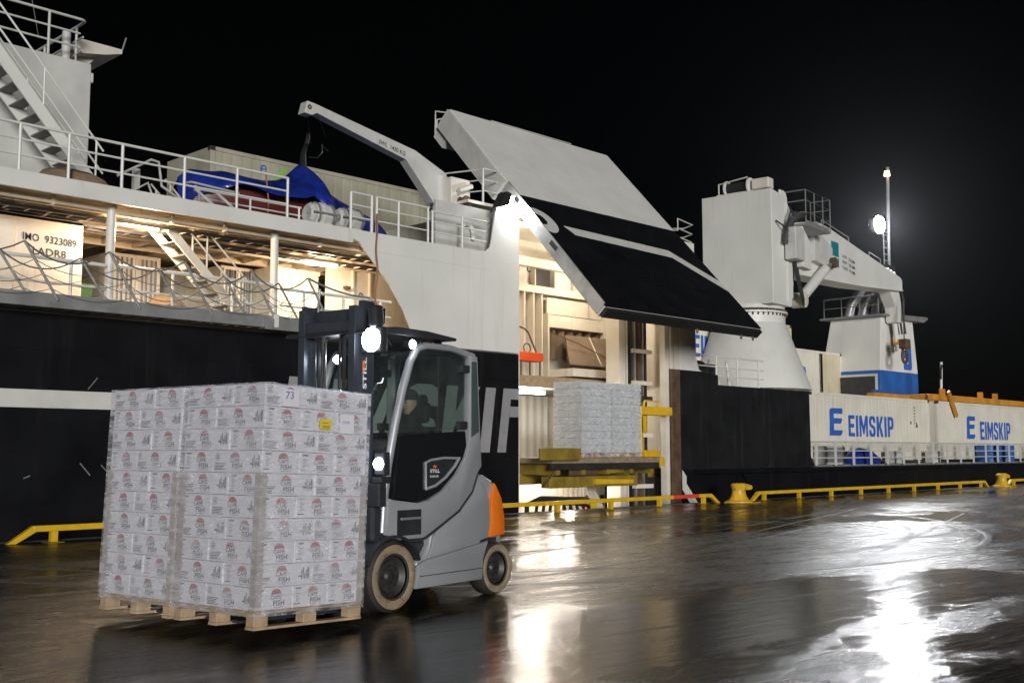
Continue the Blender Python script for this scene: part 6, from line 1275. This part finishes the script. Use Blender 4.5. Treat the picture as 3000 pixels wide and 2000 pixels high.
def load(y0, which, shift):
    """y0: left (camera side) edge; cartons of two orientations in crossed layers"""
    mid = y0 - PW / 2
    # pallet
    pt = bpy.data.objects.new('pallet', None); put(pt, Matrix.Translation((PD / 2, mid, 0)))
    tag(pt, f'pale wooden pallet under the {which} load of fish cartons', 'pallet', 'pallets on the forks')
    for j, x in enumerate((-PD / 2 + 0.07, 0, PD / 2 - 0.07)):
        MB().box((x - 0.05, -PW / 2, 0.098), (x + 0.05, PW / 2, 0.120)).build('stringer_board', 'wood', pt, 0.003)
    for i, y in enumerate((-PW / 2 + 0.05, 0, PW / 2 - 0.05)):
        MB().box((-PD / 2, y - 0.05, 0.0), (PD / 2, y + 0.05, 0.022)).build('bottom_board', 'wood', pt, 0.003)
        for j, x in enumerate((-PD / 2 + 0.075, 0, PD / 2 - 0.075)):
            MB().box((x - 0.07, y - 0.05 + 0.002, 0.0225), (x + 0.07, y + 0.05 - 0.002, 0.0975)).build('block', 'wood', pt, 0.004)
    for k in range(7):
        y = -PW / 2 + 0.05 + k * (PW - 0.1) / 6
        MB().box((-PD / 2, y - 0.045, 0.1205), (PD / 2, y + 0.045, 0.142)).build('deck_board', 'wood', pt, 0.003)
    g = f'fish cartons of the {which} load'
    x0 = (PD - 2 * BL) / 2; yN = y0 - (PW - BL - BS) / 2
    for L_ in range(10):
        LO[0] = random.uniform(-0.006, 0.004); LO[1] = random.uniform(-0.005, 0.004)
        z = 0.1435 + (9 - L_) * BH; nm = f'{ORD[L_]} layer'
        w1 = 'white fish carton'
        if L_ % 2 == 0:     # camera-side column of two lengthwise cartons, far column of three crosswise
            carton(x0 + BL * 1.5, yN - BS / 2, z, 180, f'{w1}, {nm} of the {which} load, at the right front corner', g)
            if which == 'nearer': carton(x0 + BL * 0.5, yN - BS / 2, z, 180, f'{w1}, {nm} of the {which} load, right side near the forklift', g)
            carton(x0 + BL * 2 - BS / 2, yN - BS - BL / 2, z, 90, f'{w1}, {nm} of the {which} load, front left', g)
            if L_ == 0:
                for i in (1, 2): carton(x0 + BL * 2 - BS * (i + .5), yN - BS - BL / 2, z, 90, f'{w1}, {nm} of the {which} load, {"middle" if i == 1 else "rear"} of its left column', g)
                if which != 'nearer': carton(x0 + BL * 0.5, yN - BS / 2, z, 180, f'{w1}, {nm} of the {which} load, right rear beside the gap', g)
        else:
            carton(x0 + BL * 2 - BS / 2, yN - BL / 2, z, 90, f'{w1}, {nm} of the {which} load, broad face at front right corner', g)
            if which == 'nearer':
                carton(x0 + BL * 2 - BS * 1.5, yN - BL / 2, z, 90, f'{w1}, {nm} of the {which} load, middle of the right side', g)
                carton(x0 + BL * 2 - BS * 2.5, yN - BL / 2, z, 90, f'{w1}, {nm} of the {which} load, right side next to the forklift', g)
            carton(x0 + BL * 1.5, yN - BL - BS / 2, z, 180, f'{w1}, {nm} of the {which} load, front left end', g)
    # dark core board keeps the stack closed where cartons are hidden
    H = 0.1435 + 10 * BH
    # edge boards on the corners
    cs = [(PD + 0.004, y0 + 0.002, -1, -1, 'front right'), (PD + 0.004, y0 - PW - 0.002, -1, 1, 'front left')]
    if which == 'nearer': cs.append((0.0, y0 + 0.002, 1, -1, 'rear right'))
    for x, y, sx, sy, lb in cs:
        mb = MB(); w_ = 0.065
        mb.box((min(x, x + sx * w_), min(y, y + sy * 0.004), 0.145), (max(x, x + sx * w_), max(y, y + sy * 0.004), 1.21))
        mb.box((min(x, x + sx * 0.004), min(y + sy * 0.004, y + sy * w_), 0.145), (max(x, x + sx * 0.004), max(y + sy * 0.004, y + sy * w_), 1.21))
        me = mb.mesh('edge_board', 'edge'); o = bpy.data.objects.new('edge_board', me); put(o, Matrix.Identity(4))
        tag(o, f'brown cardboard edge board on the {lb} corner of the {which} load', 'edge board', 'cardboard edge boards')
    # film
    fx0, fx1, fy0, fy1 = -0.008, PD + 0.014, y0 - PW - 0.008, y0 + 0.010
    P_ = [(fx0, fy1), (fx1, fy1), (fx1, fy0), (fx0, fy0), (fx0, fy1)]
    mb = MB()
    def wr(u, v):
        t_ = u * 4; i = min(3, int(t_)); f_ = t_ - i
        x = P_[i][0] + (P_[i + 1][0] - P_[i][0]) * f_; y = P_[i][1] + (P_[i + 1][1] - P_[i][1]) * f_
        z = 0.10 + v * (H - 0.096); d = 0.0045 * noise.noise((x * 4, y * 4 + 9 * shift, z * 7)); cx, cy = x - PD / 2, y - mid; ln = math.hypot(cx, cy)
        return (x + cx / ln * (d + 0.002), y + cy / ln * (d + 0.002), z)
    mb.grid(96, 60, wr)
    mb.grid(24, 24, lambda u, v: (fx0 + (fx1 - fx0) * u, fy0 + (fy1 - fy0) * v, H + 0.006 + 0.02 * abs(noise.noise((u * 5, v * 5, shift))) * (1 if 0.02 < u < 0.98 and 0.02 < v < 0.98 else 0)))
    me = mb.mesh('stretch_film', 'film', fix=False, smooth=True); o = bpy.data.objects.new('stretch_film', me); put(o, Matrix.Identity(4))
    tag(o, f'clear stretch film wrapped around the {which} load of fish cartons', 'film', 'stretch film on the fork loads')
    return o
random.seed(21)
Y0 = 0.97
f1 = load(Y0, 'nearer', 1.0)
f2 = load(Y0 - PW - 0.055, 'farther', 2.0)
# stickers under the film on the right side
yy = Y0 + 0.020
def tagp(name, x0, x1, z0, z1, m, par=f1, rot=0):
    return MB().box((x0, yy, z0), (x1, yy + 0.0015, z1)).build(name, m, par)
Ht = 0.1435 + 10 * BH
tagp('yellow_label', 0.47, 0.595, Ht - 0.335, Ht - 0.255, 'stickyel')
for k in range(9): MB().box((0.49 + k * 0.009, yy + 0.0018, Ht - 0.328), (0.494 + k * 0.009, yy + 0.0022, Ht - 0.302)).build('bar_code', 'ink', f1)
MB().box((0.5, yy + 0.0018, Ht - 0.285), (0.575, yy + 0.0022, Ht - 0.28)).build('label_line', 'ink', f1)
tagp('paper_sheet', 0.84, 1.02, Ht - 0.175, Ht - 0.035, 'paper')
MB().text("73", (0.985, yy + 0.002, Ht - 0.115), (-1, 0, 0.05), (0, 0, 1), 0.06, 0.085, 0.0).build('handwritten_number', 'inkblue', f1, fix=False)
tagp('paper_sheet', 0.20, 0.37, Ht - 0.36, Ht - 0.20, 'paper')
MB().text("CRAB", (0.34, yy + 0.002, Ht - 0.275), (-1, 0, 0), (0, 0, 1), 0.022, 0.085, 0.0).build('handwritten_word', 'inkblue', f1, fix=False)

# ================================================================ thin haze added to give the lamps halos
hz_m = bpy.data.materials.new('lamp_halo_haze'); hz_m.use_nodes = True
hn = hz_m.node_tree; hn.nodes.remove(hn.nodes["Principled BSDF"])
pv = hn.nodes.new("ShaderNodeVolumePrincipled"); pv.inputs["Color"].default_value = (0.9, 0.93, 1, 1); pv.inputs["Density"].default_value = 0.00012; pv.inputs["Anisotropy"].default_value = 0.85
hn.links.new(pv.outputs[0], hn.nodes["Material Output"].inputs["Volume"])
hz = MB().box((-125, -155, -5), (265, 120, 24)).build('haze', hz_m); hz["kind"] = "stuff"
hz_m.cycles.homogeneous_volume = True
